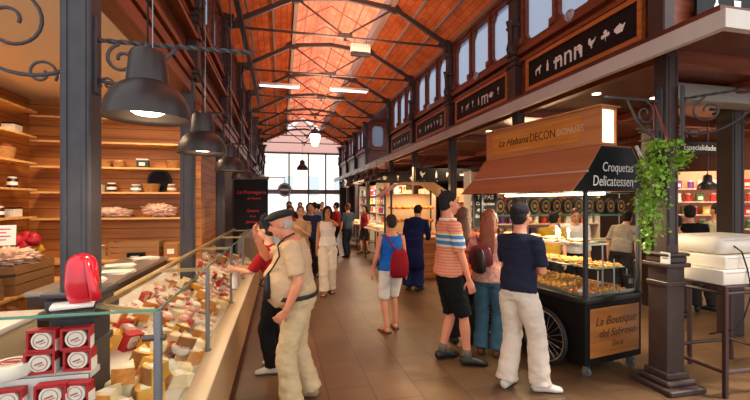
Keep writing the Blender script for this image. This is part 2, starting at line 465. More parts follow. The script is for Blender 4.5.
wall_run('wall_left', XL, YL, -1)
FY = [YB1+2.5*k for k in range(4)]
wall_run('wall_right_far', XR, FY, 1); wall_run('wall_left_far', XL, FY, -1)
# cross walls of the transepts
def cross_wall(name, xa, xb, y, f):
    w = bpy.data.objects.new(name, None); C.objects.link(w); w['kind'] = 'structure'
    bm = nb(); bg = nb(); y2 = y-f*.1; lo, hi = min(y, y2), max(y, y2)
    box(bm, xa, xb, lo, hi, 3.0, 4.0); box(bm, xa, xb, lo, hi, 4.86, 5.3)
    n = max(1, round((xb-xa)/.7)); W = (xb-xa)/n
    for k in range(n):
        a = xa+k*W; box(bm, a, a+.09, lo, hi, 4, 4.86); box(bm, a+W-.09, a+W, lo, hi, 4, 4.86)
        quad(bg, (a, (lo+hi)/2, 4), (a+W, (lo+hi)/2, 4), (a+W, (lo+hi)/2, 4.86), (a, (lo+hi)/2, 4.86))
        for zz, dz in ((4.0, 1), (4.86, -1)):
            for xx, dx in ((a+.09, 1), (a+W-.09, -1)):
                prism(bm, [(xx, zz), (xx+dx*.09, zz), (xx+dx*.04, zz+dz*.07), (xx, zz+dz*.14)], .1, Matrix(((1, 0, 0, 0), (0, 0, -1, hi), (0, 1, 0, 0), (0, 0, 0, 1))))
    for z, h, o in ((3.06, .09, .07), (3.74, .05, .05), (3.84, .08, .09), (3.95, .035, .05)):
        box(bm, xa, xb, min(y, y+f*o), max(y, y+f*o), z, z+h)
    obj('boarding', bm, redwoodx, w); obj('window_glass', bg, window_g, w)
cross_wall('wall_transept_right', XR+.1, 6.2, YB1, -1)
cross_wall('wall_transept_left', -4.2, XL-.1, YB1, -1)
cross_wall('wall_near_right', XR+.1, 7.5, YC[0], -1)
bm = nb(); box(bm, XR, 6.2, YB0, YB1, 5.02, 5.1); box(bm, -4.2, XL, YB0, YB1, 5.02, 5.1); struct('ceiling_transept', bm, redwoodx)

# ---- stall soffits, fascias
bm = nb(); box(bm, 3.1, 9.6, 2.25, 24, 3.07, 3.12); struct('ceiling_right', bm, soffit_m)
bm = nb(); box(bm, 3.08, 3.14, 2.2, 24, 2.935, 3.07); box(bm, 3.14, 9.6, 2.2, 2.26, 2.935, 3.07); struct('trim_fascia', bm, fascia_m)
bm = nb()
for y in YC[:]: box(bm, 3.5, 9.6, y-.06, y+.06, 2.96, 3.07)
for x in (5.2, 7.2): box(bm, x-.06, x+.06, 3, 24, 2.95, 3.065)
struct('trim_beams', bm, redwoodx)
bm = nb(); box(bm, -4.6, XL-.1, 2.2, 12.4, 3.12, 3.18); struct('ceiling_left', bm, cream)
bm = nb(); box(bm, XL-.10, XL+.05, YL[0]-.05, 12.4, 2.92, 3.04); box(bm, XL-.05, XL+.09, YL[0]-.05, 24, 3.19, 3.24)
box(bm, XL-.04, XL+.12, YL[0]-.05, 12.4, 3.52, 3.57)
struct('trim_cornice', bm, redwood)

# ---- left shop walls: pine boards
bm = nb(); box(bm, -3.4, XL-.15, 6.5, 6.56, 0, 3.12); struct('wall_shop_back', bm, pine)
bm = nb(); box(bm, -3.46, -3.4, 2.6, 6.56, 0, 3.12); struct('wall_shop_side', bm, piney)
# ---- right hall back wall and end wall
bm = nb(); box(bm, 9.6, 9.7, 2.2, 24, 0, 3.2); struct('wall_aisle_right', bm, mat('dark_stall_wall', '#4a2c22', .6, var=.2, scale=2))
bm = nb(); box(bm, 3.5, 9.6, 23.5, 23.6, 0, 3.2); struct('wall_aisle_end', bm, mat('dark_stall_wall', '#4a2c22', .6))

# ---- far glazed facade
w = bpy.data.objects.new('window_1', None); C.objects.link(w); w['kind'] = 'structure'
bm = nb(); fx0, fx1 = -1.0, 3.46
for x in (-.95, .45, 1.55, 2.55, 3.4): box(bm, x-.04, x+.04, YEND-.05, YEND+.05, 0, 4.6)
for z in (.0, 2.2, 4.5): box(bm, fx0, fx1, YEND-.05, YEND+.05, z, z+(.25 if z == 2.2 else .1))
obj('window_frame', bm, mat('grey_window_frame', '#8c8a90', .5), w)
bm = nb(); quad(bm, (fx0, YEND, 0), (fx1, YEND, 0), (fx1, YEND, 4.6), (fx0, YEND, 4.6)); obj('pane', bm, glass('facade_glass', (.95, .97, 1), .05), w)
bm = nb(); box(bm, -9, XL, YEND-.05, YEND+.05, 0, 5.2); struct('wall_far_left', bm, mat('dark_stall_wall', '#4a2c22', .6))
# house across the street, beyond the glass
r = thing('town_house', 'pale washed-out house front across the street behind the far glass wall', 'building', (2.2, 38, 0))
bm = nb(); box(bm, -6, 5, 0, 4, 0, 7); obj('wall', bm, mat('pale_render', '#f4ead8', .8), r)
for x in (-4.2, -2, .4, 2.8):
    bm = nb(); box(bm, x, x+.9, -.04, .02, 2.4, 4.2); obj('window', bm, mat('pale_shutter', '#b9c4c4', .6), r)

# ---- columns
def column(name, x, y, z1, w, label, m, base=True, cat='column', cap=True):
    r = thing(name, label, cat, (x, y, 0)); h = w/2
    bm = nb(); rbox(bm, -h, h, -h, h, .0, z1, .008, 1)
    for s in (-1, 1):                                     # raised flanges on each face
        box(bm, -h*.72, -h*.5, s*h-.006, s*h+.006, 1.3, z1-.05); box(bm, h*.5, h*.72, s*h-.006, s*h+.006, 1.3, z1-.05)
    obj('shaft', bm, m, r)
    if base:
        bm = nb(); g = h+.03
        rbox(bm, -g, g, -g, g, .1, 1.1, .006, 1)
        rbox(bm, -g-.035, g+.035, -g-.035, g+.035, 1.1, 1.14, .01, 2); rbox(bm, -g-.015, g+.015, -g-.015, g+.015, 1.14, 1.2, .01, 1); rbox(bm, -g-.03, g+.03, -g-.03, g+.03, 1.2, 1.23, .01, 2)
        rbox(bm, -g-.012, g+.012, -g-.012, g+.012, .93, .97, .006, 1)
        obj('pedestal', bm, m, r)
        bm = nb(); rbox(bm, -.2, .2, -.22, .2, 0, .05, .01, 1); rbox(bm, -.16, .16, -.16, .16, .05, .10, .02, 2); rbox(bm, -.125, .125, -.125, .125, .10, .16, .015, 2); obj('plinth', bm, m, r)
    if not cap: return r
    bm = nb()
    for z, e in ((z1-.02, .05), (z1-.08, .03), (z1-.22, .02)): rbox(bm, -h-e, h+e, -h-e, h+e, z-.03, z, .006, 1)
    obj('capital', bm, m, r)
    return r
on = ['nearest', 'second nearest', 'third', 'fourth', 'farthest']
for k, y in enumerate(YC):
    column('iron_column', XR, y, 3.06, .135, f'dark brown square iron column right of the hall, {on[k]} of its row' + (', on a plinth' if k == 0 else ''), iron_br, base=(k == 0), cap=False)
for k, y in enumerate(YL):
    column('iron_column', XL, y, 3.11, .14, f'grey square iron column behind the left counters, {on[k]} of its row', iron, base=(k == 0), cap=False)
# pilasters above, with turned capitals
def pilaster(x, y, f, label, group):
    r = bpy.data.objects.new('trim_pilaster', None); C.objects.link(r); r.location = (x, y, 3.08); r['kind'] = 'structure'
    bm = nb(); rbox(bm, -.06, .06, -.085, .085, 0, 1.9, .01, 1)
    for z in (.05, .62, .7, .78, 1.2, 1.6): rbox(bm, -.085, .085, -.115, .115, z, z+.05, .012, 1)
    obj('shaft', bm, iron_br, r)
    bm = nb(); lathe(bm, [(.0, .0), (.05, .02), (.065, .1), (.05, .16), (.04, .2), (.045, .4), (.06, .46), (.07, .5)], (f*.07, 0, .80), 12)
    for z, q in ((1.62, .09), (1.72, .13), (1.82, .18)): rbox(bm, min(0, f*q), max(0, f*q), -.07, .07, z, z+.08, .015, 1)
    obj('bracket_capital', bm, iron_br, r)
pw = ['nearest', 'second', 'third', 'fourth', 'fifth']
for k, y in enumerate(YC): pilaster(XR-.06, y, -1, f'dark turned iron pilaster on the right clerestory wall, {pw[k]} from the camera', 'right pilasters')
for k, y in enumerate(YL): pilaster(XL+.06, y, 1, f'dark turned iron pilaster on the left clerestory wall, {pw[k]} from the camera', 'left pilasters')
for k, y in enumerate(FY):
    pilaster(XR-.06, y, -1, f'small dark iron pilaster beyond the right transept, {pw[k]} along', 'far right pilasters')
    pilaster(XL+.06, y, 1, f'small dark iron pilaster beyond the left transept, {pw[k]} along', 'far left pilasters')
    for X, sd in ((XR, 'right'), (XL, 'left')):
        column('iron_column', X, y, 2.93, .14, f'thin far iron column beyond the transept on the {sd}, {pw[k]} along', iron_br, base=False)
# corner wrought scroll brackets
def bracket(x, y, z, dirx, length, label, m=iron, sc=1., rot=0, drop=.34):
    r = thing('scroll_bracket', label, 'bracket', (x, y, z), rot); drop = drop*sc; bl = length*min(1, .3+sc*.5)
    bm = nb(); n = 40
    for i in range(1):
        pts = [(dirx*length*t/n, 0, 0) for t in range(n+1)]
        seg = 4
        rings = []
        for t, p in enumerate(pts):
            a0 = t*.55
            rings.append([bm.verts.new(Vector((p[0], .013*math.cos(a0+PI/2*q), .013*math.sin(a0+PI/2*q)))) for q in range(4)])
        for A, B in zip(rings, rings[1:]):
            for q in range(4): bm.faces.new((A[q], A[(q+1) % 4], B[(q+1) % 4], B[q]))
        bm.faces.new(rings[0]); bm.faces.new(rings[-1][::-1])
    obj('twisted_bar', bm, m, r)
    bm = nb(); rbox(bm, -.012, .012, -.03, .03, -drop-.08, .12, .004, 1); obj('wall_plate', bm, m, r)
    D = Vector((dirx, 0, 0)); Z = Vector((0, 0, 1))
    bm = nb()
    c = Vector((dirx*.20*sc, 0, -.15*sc))
    tube(bm, scroll(c, .13*sc, .03*sc, 1.25, D, Z, R(100)), .009, 6, (0, 1, 0))
    tube(bm, scroll(Vector((dirx*.09*sc, 0, -drop-.02)), .06*sc, .015*sc, 1.2, D, -Z, R(150)), .007, 6, (0, 1, 0))
    obj('scroll', bm, m, r, smooth=True)
    bm = nb()
    pts = [Vector((dirx*.01, 0, -drop)) + D*(bl*.8*t) + Z*(drop*(t**1.6)) - Z*.09*sc*math.sin(PI*t) for t in [i/14 for i in range(15)]]
    tube(bm, pts, .010, 6, (0, 1, 0)); obj('curved_brace', bm, m, r, smooth=True)
    return r
bracket(XL+.07, YL[0], 2.55, 1, .80, sc=.62, label='twisted iron scroll bracket reaching into the hall from the nearest grey column')
bracket(XL-.07, YL[0], 2.80, -1, .95, sc=1.25, label='large iron scroll bracket reaching left from the nearest grey column')
bracket(XR-.07, YC[0], 2.62, -1, .62, sc=.85, label='iron scroll bracket over the ivy, reaching into the hall from the right column')
bracket(XR+.07, YC[0]-.10, 2.62, 1, 1.0, rot=R(-62), sc=.9, label='iron scroll bracket reaching right from the column with ivy')
bracket(XL+.07, YL[1], 2.72, 1, .45, sc=.7, label='iron scroll bracket on the second grey column, behind the second pendant lamp')
bracket(XL+.07, YL[2], 2.72, 1, .45, sc=.7, label='small iron scroll bracket on the third grey column')

# ---- signs
def P2(pts, s, ox, oy): return [(ox+x*s, oy+y*s) for x, y in pts]
ICON = {
 'horse': [(-.5, -.5), (-.4, -.5), (-.35, -.05), (.15, -.05), (.2, -.5), (.3, -.5), (.33, .1), (.55, .3), (.45, .5), (.2, .35), (-.35, .2), (-.55, .05)],
 'bottle': [(-.15, -.6), (.15, -.6), (.17, .1), (.06, .3), (.06, .6), (-.06, .6), (-.06, .3), (-.17, .1)],
 'knife': [(-.05, -.6), (.05, -.6), (.08, 0), (.25, .6), (0, .3)],
 'sweet': [(-.6, -.2), (-.3, -.05), (-.2, -.18), (.2, -.18), (.3, -.05), (.6, -.2), (.6, .2), (.3, .05), (.2, .18), (-.2, .18), (-.3, .05), (-.6, .2)],
 'bird': [(-.5, .05), (-.1, -.1), (0, -.5), (.15, -.45), (.15, -.1), (.5, .1), (.2, .15), (0, .5), (-.1, .15)],
 'hen': [(-.1, -.55), (.05, -.55), (.05, -.25), (.35, 0), (.55, .4), (.3, .2), (-.1, .15), (-.2, .5), (-.4, .45), (-.45, .1), (-.3, -.2), (-.1, -.3)],
 'flower': [(.05, -.55), (.12, -.1), (.35, -.2), (.55, 0), (.45, .2), (.2, .15), (.25, .4), (0, .55), (-.2, .35), (-.1, .1), (-.4, .15), (-.5, -.1), (-.3, -.25), (-.03, -.1)],
 'teapot': [(-.35, -.4), (.3, -.4), (.42, -.1), (.62, .25), (.5, .28), (.35, .12), (.2, .3), (.04, .34), (0, .46), (-.08, .34), (-.25, .3), (-.42, .2), (-.62, .1), (-.6, -.15), (-.42, -.25)],
 'glass': [(-.08, -.5), (.08, -.5), (.04, -.4), (.04, 0), (.2, .2), (.22, .5), (-.22, .5), (-.2, .2), (-.04, 0), (-.04, -.4)],
 'cow': [(-.6, -.45), (-.5, -.45), (-.45, -.1), (.2, -.1), (.25, -.45), (.35, -.45), (.38, .05), (.62, .1), (.6, .28), (.4, .38), (.2, .3), (-.5, .3), (-.65, .1)],
}
def sign(x, y0, y1, z0, z1, f, icons, label, frame_m=orangewood, txt='mm', s=.115):
    """icon board on a side wall; f = direction it faces along X"""
    r = thing('stall_sign', label, 'sign', (x, (y0+y1)/2, z0)); L_ = (y1-y0)/2; H = z1-z0
    bm = nb(); box(bm, min(0, f*.035), max(0, f*.035), -L_, L_, 0, H); obj('board', bm, black_b, r)
    bm = nb()
    for a in ((-L_-.05, -L_, -.05, H+.05), (L_, L_+.05, -.05, H+.05), (-L_, L_, -.05, 0), (-L_, L_, H, H+.05)):
        box(bm, min(0, f*.055), max(0, f*.055), a[0], a[1], a[2], a[3])
    obj('sign_frame', bm, frame_m, r)
    M = facing((f*.037, 0, H/2), (f, 0, 0)); n = len(icons); W = 2*L_-.25; tx = None
    for i, ic in enumerate(icons):
        ox = -W/2 + W*(i+.5)/n
        if ic == 'T': tx = ox; continue
        bm = nb(); prism(bm, P2(ICON[ic], s, ox, 0), .003, M); obj('pictogram', bm, white_l, r)
    if tx is not None: text('lettering', txt, .36*H/.37, M @ Matrix.Translation((tx, 0, 0)), white_l, r)
    return r
sg = sign
# reading from left (far) to right (near) on a wall facing -X
sg(XR-.02, 3.22, 5.0, 3.31, 3.66, -1, ['horse', 'bottle', 'sweet', 'T', 'bird', 'hen', 'flower', 'teapot'], 'long black icon board with teapot and hen above the croquette cart', txt='nnn')
sg(XR-.02, 5.58, 7.36, 3.31, 3.66, -1, ['glass', 'horse', 'glass', 'bottle', 'T', 'teapot', 'glass'], 'second black icon board along the right wall, left of the icon board over the cart', txt='m', s=.115)
sg(XR-.02, 7.96, 9.75, 3.31, 3.66, -1, ['hen', 'T', 'bottle', 'cow', 'bird', 'glass', 'hen', 'T'], 'third black icon board along the right wall', txt='ii', s=.115)
sg(XR-.02, 10.3, 12.1, 3.31, 3.66, -1, ['hen', 'bird', 'cow', 'glass', 'horse', 'bottle'], 'fourth and smallest-looking black icon board on the right wall', s=.115)
r = thing('stall_sign', 'black icon board with a white bottle on the cross wall at the top right corner', 'sign', (4.1, YC[0]-.05, 3.31))
bm = nb(); box(bm, -.38, 1.6, -.03, 0, 0, .37); obj('board', bm, black_b, r)
M = facing((0, -.032, .18), (0, -1, 0))
for i, ic in enumerate(('bottle', 'glass', 'horse', 'hen')): bm = nb(); prism(bm, P2(ICON[ic], .2, -.15+i*.25, 0), .003, M); obj('pictogram', bm, white_l, r)
for k, (yy, zz) in enumerate(((4.14, 3.93), (6.5, 3.93), (8.86, 3.93))):
    r = thing('wall_medallion', f'small round carved medallion under the clerestory windows, {pw[k]} from the camera', 'ornament', (XR-.08, yy, zz))
    bm = nb(); M = facing((0, 0, 0), (-1, 0, 0)); lathe(bm, [(0, .03), (.03, .03), (.05, .015), (.06, .03), (.07, .02), (.075, 0), (0, 0)], seg=20, M=M); obj('disc', bm, mat('medallion_grey', '#a8a4a8', .5), r, auto=30)

# downlights in the right soffit
dl_m = mat('downlight_glow', '#fff2d8', emit='#ffdca0', es=18)
bm = nb(); r0 = thing('ceiling_downlight', 'small round recessed downlight in the dark wooden soffit on the right', 'downlight', (3.9, 4.3, 3.062), 0, 'recessed soffit downlights')
lathe(bm, [(.065, 0), (.065, .006), (.045, .006)], seg=16); obj('trim_ring', bm, chrome, r0)
bm = nb(); lathe(bm, [(0, .0), (.045, .0), (.045, .006), (0, .006)], seg=16); obj('lamp_lens', bm, dl_m, r0)
for x in (3.9, 4.8, 6.2, 8.2):
    for y in (4.3, 5.7, 7.0, 8.6, 10.2):
        if (x, y) != (3.9, 4.3): dup(r0, (x, y, 3.062))
# ================================================================== PEOPLE
def skin(name, c): return mat('skin_'+name, c, .5, sss=.05)
SK = skin('fair', '#d9a07c'); SKR = skin('ruddy', '#d58a68'); SKT = skin('tan', '#c08058')
HB = mat('hair_black', '#15100e', .85, bump=.6, bscale=90); HD = mat('hair_dark_brown', '#2b1c16', .85, bump=.6, bscale=90)
HG = mat('hair_ginger', '#8a4320', .5, bump=.6, bscale=90, var=.25, scale=20); HW = mat('hair_grey', '#b0a598', .6, bump=.6, bscale=90)
HM = mat('hair_mid_brown', '#5d3b26', .5, bump=.6, bscale=90)
EYE = mat('eye_dark', '#22160f', .25); LIP = mat('lip', '#a8564a', .5)
def cloth(name, c, **k): return mat('cloth_'+name, c, .85, spec=.2, bump=.25, bscale=45, **k)
SHOE_B = mat('shoe_black', '#1a1614', .45); SHOE_W = mat('shoe_white', '#d8d0c4', .6); SHOE_T = mat('shoe_tan', '#a88a66', .6); SAND = mat('sandal_brown', '#5b3420', .6)

def ik(a, t, l1, l2, pole):
    a = Vector(a); t = Vector(t); d = t-a; L_ = d.length; L_ = min(L_, (l1+l2)*.999); dn = d.normalized()
    t = a+dn*L_; x = (l1*l1-l2*l2+L_*L_)/(2*L_); h = math.sqrt(max(0, l1*l1-x*x))
    p = Vector(pole); p = (p-dn*p.dot(dn)); p = p.normalized() if p.length > 1e-5 else Vector((0, 1, 0))
    return a+dn*x+p*h, t
def lerp(a, b, t): return Vector(a)*(1-t)+Vector(b)*t

def hand(bm, w, d, n, s=1., curl=.5, side=1):
    """palm from wrist w along d, palm facing n; five separate fingers"""
    d = Vector(d).normalized(); n = Vector(n); n = (n-d*n.dot(d)).normalized(); x = d.cross(n)*side
    w = Vector(w)
    limb(bm, [w-d*.02*s, w+d*.03*s, w+d*.065*s, w+d*.09*s], [(.024*s, .017*s), (.034*s, .014*s), (.04*s, .013*s), (.037*s, .011*s)], x, 10)
    for i, (o, l) in enumerate(((-.029, .066), (-.010, .076), (.010, .071), (.028, .056))):
        b = w+d*.085*s+x*o*s; p = [b-d*.02*s]; dd = (d+x*o*3.0).normalized(); q = b
        for k, (f, c) in enumerate(((.45, .35), (.32, .9), (.23, 1.4))):
            v = (dd*math.cos(curl*c)+n*math.sin(curl*c)); q = q+v*l*f*s; p.append(q)
        limb(bm, p, [.0088*s, .0085*s, .0078*s, .0066*s], x, 7)
    b = w+d*.02*s-x*.026*s
    v1 = (-x*.75+d*.65+n*.25).normalized(); v2 = (-x*.35+d*.85+n*.45).normalized()
    limb(bm, [b, b+v1*.035*s, b+v1*.035*s+v2*.03*s, b+v1*.035*s+v2*.055*s], [.0125*s, .0105*s, .0095*s, .0075*s], n, 7)

def person(label, loc, rot, H, skinm=SK, female=False, lean=0., lean_side=0., belly=0., head_yaw=0., head_pitch=0., neck_fwd=0.,
           arms=None, feet=None, hair='short', hairm=HD, top=None, topm=None, sleeve=.5, hem=.93, neckline=1.455, bottom='trousers', botm=None,
           leg_end=.09, loose=1., shoem=SHOE_B, shoe='shoe', voxel=.011, face=True, group=None, width=1., foot_yaw=(12, -12), top_extra=.0, far=False, tucked=False):
    root = thing('person', label, 'person', loc, rot, group)
    s = H/1.75
    ca, sa = math.cos(-lean), math.sin(-lean)
    PV = Vector((0, 0, .95))
    Mrot = Matrix.Translation(PV) @ Matrix.Rotation(lean_side, 4, 'Y') @ Matrix.Rotation(-lean, 4, 'X') @ Matrix.Translation(-PV)
    def T(p):
        p = Vector(p); k = max(0, min(1, (p.z-.9)/.25)); q = Mrot @ p
        return (p.lerp(q, k))*s
    shw = (.165 if female else .192)*width; hpw = .092
    fw = .9 if female else 1.
    # ---- torso rings: z, half width, half depth, y offset
    if female:
        TR = [(.84, .15, .10, -.01), (.90, .168, .118, -.015), (.98, .165, .115, -.01), (1.06, .138, .098, 0), (1.13, .125, .09, 0), (1.22, .138, .105, .01), (1.29, .15, .118, .018), (1.36, .155, .098, .005), (1.42, .14, .078, -.005), (1.46, .085, .06, -.008), (1.49, .05, .052, -.005)]
    else:
        TR = [(.84, .145, .10, -.005), (.90, .162, .115, -.008), (.98, .160, .113, 0), (1.06, .155, .11, .005), (1.14, .156, .112, .008), (1.24, .168, .118, .008), (1.33, .182, .118, .004), (1.40, .178, .10, -.004), (1.445, .13, .078, -.01), (1.475, .075, .062, -.008), (1.50, .055, .056, -.004)]
    out = []
    for z, a, b, y in TR:
        g = belly*math.exp(-((z-1.08)/.13)**2)
        out.append((z, (a+g*.35)*width, b*width+g*.55, y+g*.5))
    TR = out
    def torso(bm, z0, z1, off):
        rr = [r for r in TR if z0-.001 <= r[0] <= z1+.001]
        def at(z):
            for A, B in zip(TR, TR[1:]):
                if A[0] <= z <= B[0]:
                    t = (z-A[0])/(B[0]-A[0]); return tuple(A[i]*(1-t)+B[i]*t for i in range(4))
            return TR[0] if z < TR[0][0] else TR[-1]
        zs = sorted(set([round(z0, 4)]+[r[0] for r in rr]+[round(z1, 4)])); pts = []; rad = []
        for z in zs:
            q = at(z); pts.append(T((0, q[3], z))); rad.append(((q[1]+off)*s, (q[2]+off)*s))
        limb(bm, pts, rad, (1, 0, 0), 20, .25)
    shz = 1.405 if not female else 1.395
    SH = {1: Vector((shw, -.005, shz)), -1: Vector((-shw, -.005, shz))}
    arms = arms or {}
    AJ = {}
    for sd in (1, -1):
        a = arms.get(sd, {})
        S_ = T(SH[sd])
        tgt = Vector(a.get('hand', (sd*.25, .06, .86)))*s
        E_, W_ = ik(S_, tgt, .285*s*(.96 if female else 1), .25*s*(.96 if female else 1), a.get('pole', (sd*.35, -1, -.1)))
        AJ[sd] = (S_, E_, W_, a)
    # legs
    feet = feet or {1: (.10, 0), -1: (-.10, 0)}
    LJ = {}
    for sd in (1, -1):
        f = feet[sd]; hp = Vector((sd*hpw, 0, .90))*s
        an = Vector((f[0], f[1], .085+(f[2] if len(f) > 2 else 0)))*s
        kn, an = ik(hp, an, .425*s, .41*s, (sd*.05+(f[0]-sd*.1)*.2, 1, 0))
        yaw = R(foot_yaw[0] if sd == -1 else foot_yaw[1]); fd = Vector((-math.sin(yaw), math.cos(yaw), 0))
        LJ[sd] = (hp, kn, an, fd)
    # ---- body
    bm = nb()
    torso(bm, .86, 1.05, -.05); torso(bm, 1.0, 1.50, -.006)
    neck0 = T((0, -.006, 1.45)); HC = T((0, .012+neck_fwd, 1.625-neck_fwd*.25))
    hs = s*(1.0 if not female else .96)
    HM_ = Matrix.Translation(HC) @ Matrix.Rotation(head_yaw, 4, 'Z') @ Matrix.Rotation(-(head_pitch), 4, 'X')
    nb_ = HM_ @ Vector((0, -.022*hs, -.06*hs))
    nr = (.047 if female else .058)*s
    limb(bm, [neck0, lerp(neck0, nb_, .5), nb_, HM_ @ Vector((0, -.01, 0))], [nr*1.25, nr, nr*.98, nr*.9], (1, 0, 0), 14)
    ell(bm, (0, -.012*hs, .03*hs), (.074*hs, .094*hs, .092*hs), 16, 12, HM_)
    ell(bm, (0, .022*hs, -.035*hs), (.058*hs, .066*hs, .078*hs), 14, 10, HM_)
    ell(bm, (0, .052*hs, -.086*hs), (.028*hs, .028*hs, .022*hs), 10, 8, HM_)
    limb(bm, [HM_ @ Vector((0, .078*hs, .025*hs)), HM_ @ Vector((0, .096*hs, -.005*hs)), HM_ @ Vector((0, .108*hs, -.025*hs)), HM_ @ Vector((0, .088*hs, -.036*hs))], [.009*hs, .011*hs, .015*hs, .010*hs], (1, 0, 0), 8)
    for sd in (1, -1):
        ell(bm, (sd*.028*hs, .072*hs, .034*hs), (.022*hs, .013*hs, .009*hs), 8, 6, HM_)
        ell(bm, (sd*.075*hs, -.008*hs, -.003*hs), (.010*hs, .019*hs, .032*hs), 8, 8, HM_)
        ell(bm, (sd*.036*hs, .058*hs, -.03*hs), (.022*hs, .02*hs, .024*hs), 8, 8, HM_)
        S_, E_, W_, a = AJ[sd]
        sh_in = T((SH[sd].x*.55, 0, shz+.01)); ar = (.042 if female else .05)*s*width**.5
        limb(bm, [sh_in, S_, lerp(S_, E_, .3), lerp(S_, E_, .75), E_, lerp(E_, W_, .25), lerp(E_, W_, .7), W_], [ar*1.05, ar*1.12, ar*.98, ar*.82, ar*.76, ar*.8, ar*.6, ar*.5], (0, 1, 0), 12)
        hd = Vector(a.get('dir', tuple((W_-E_).normalized()))) ; pn = Vector(a.get('palm', (-sd, .2, 0)))
        hand(bm, W_, hd, pn, s*(.92 if female else 1), a.get('curl', .45), sd*a.get('flip', 1))
        hp, kn, an, fd = LJ[sd]
        k = .92 if female else 1.
        limb(bm, [hp+Vector((0, 0, .03))*s, lerp(hp, kn, .25), lerp(hp, kn, .6), lerp(hp, kn, .92), lerp(kn, an, .08), lerp(kn, an, .3), lerp(kn, an, .65), an],
             [.066*s, .078*s, .066*s, .053*s*k, .05*s*k, .056*s*k, .041*s*k, .034*s*k], (1, 0, 0), 14)
        heel = an + Vector((0, 0, -.045*s)) - fd*.045*s
        limb(bm, [heel, an+Vector((0, 0, -.04*s))+fd*.03*s, an+Vector((0, 0, -.055*s))+fd*.11*s, an+Vector((0, 0, -.066*s))+fd*.17*s], [(.028*s, .03*s), (.036*s, .04*s), (.042*s, .024*s), (.036*s, .014*s)], fd.cross(Vector((0, 0, 1))), 10)
    remeshed('body', bm, skinm, root, voxel*(.7 if not far else 1.0), 2)
    # ---- face details
    if face:
        for sd in (1, -1):
            b2 = nb(); ell(b2, (sd*.029*hs, .075*hs, .016*hs), (.012*hs, .010*hs, .007*hs), 8, 6, HM_); obj('eye', b2, EYE, root, smooth=True)
            b2 = nb(); limb(b2, [HM_ @ Vector((sd*q*hs, y*hs, z*hs)) for q, y, z in ((.012, .088, .040), (.03, .086, .045), (.045, .074, .038))], .004*hs, (0, 0, 1), 6) if False else limb(b2, [HM_ @ Vector((sd*q*hs, y*hs, z*hs)) for q, y, z in ((.012, .088, .040), (.03, .086, .045), (.045, .074, .038))], [.004*hs]*3, (0, 0, 1), 6)
            obj('eyebrow', b2, hairm, root)
        b2 = nb(); ell(b2, (0, .085*hs, -.058*hs), (.022*hs, .008*hs, .007*hs), 10, 6, HM_); obj('lips', b2, LIP, root, smooth=True)
    # ---- hair
    def cap_hair(bm, back=.0, vol=1.):
        ell(bm, (0, -.028*hs, .052*hs), (.084*hs*vol, .094*hs*vol, .086*hs*vol), 30, 20, HM_, 9, .09)
        ell(bm, (0, -.05*hs, .0*hs), (.080*hs*vol, .066*hs*vol, .088*hs*vol), 16, 10, HM_, 6, .07)
    if hair:
        bm = nb()
        if hair == 'short': cap_hair(bm)
        elif hair == 'fringe':                            # thin hair round the back of a head that wears a cap
            ell(bm, (0, -.045*hs, .0), (.080*hs, .064*hs, .07*hs), 16, 10, HM_, 8, .08)
        elif hair in ('long', 'mid'):
            cap_hair(bm, vol=1.06); l = .36 if hair == 'long' else .2
            p = [HM_ @ Vector((0, -.04*hs, .05*hs)), HM_ @ Vector((0, -.065*hs, -.05*hs)), T((0, -.085, 1.50)), T((0, -.125, 1.45-l*.45)), T((0, -.115, 1.45-l*.9))]
            limb(bm, p, [(.085*hs, .05*hs), (.095*hs, .055*hs), (.10*hs, .045*hs), (.095*hs, .03*hs), (.05*hs, .015*hs)], (1, 0, 0), 14)
            for sd in (1, -1):
                limb(bm, [HM_ @ Vector((sd*.06*hs, .03*hs, .08*hs)), HM_ @ Vector((sd*.085*hs, .01*hs, 0)), HM_ @ Vector((sd*.08*hs, -.01*hs, -.1*hs)), HM_ @ Vector((sd*.07*hs, -.03*hs, -.17*hs))], [.024*hs, .028*hs, .028*hs, .012*hs], (0, 1, 0), 8)
        elif hair == 'bun':
            cap_hair(bm); ell(bm, (0, -.115*hs, .065*hs), .042*hs, 12, 10, HM_, 8, .12)
        if len(bm.verts): remeshed('hair', bm, hairm, root, .008 if not far else .012, 1)
    # ---- clothes
    if topm:
        bm = nb(); torso(bm, hem, neckline, .014+top_extra)
        if not tucked: torso(bm, hem, 1.12, .030+top_extra)
        for sd in (1, -1):
            S_, E_, W_, a = AJ[sd]; ar = (.042 if female else .05)*s*width**.5+.009
            if sleeve <= 0: 
                limb(bm, [T((SH[sd].x*.4, 0, shz+.012)), T((SH[sd].x*.88, -.004, shz+.014))], [.055*s, .045*s], (0, 1, 0), 12); continue
            pts = [T((SH[sd].x*.45, 0, shz+.0)), S_]; rd = [ar*1.2, ar*1.22]
            if sleeve <= 1:
                pts += [lerp(S_, E_, sleeve*.6), lerp(S_, E_, sleeve)]; rd += [ar*1.13, ar*1.12]
            else:
                q = sleeve-1; pts += [lerp(S_, E_, .5), E_, lerp(E_, W_, q*.6), lerp(E_, W_, q)]; rd += [ar*1.05, ar*.95, ar*.85, ar*.8]
            limb(bm, pts, rd, (0, 1, 0), 14, .1)
        remeshed(top or 'shirt', bm, topm, root, voxel, 3, .010*s)
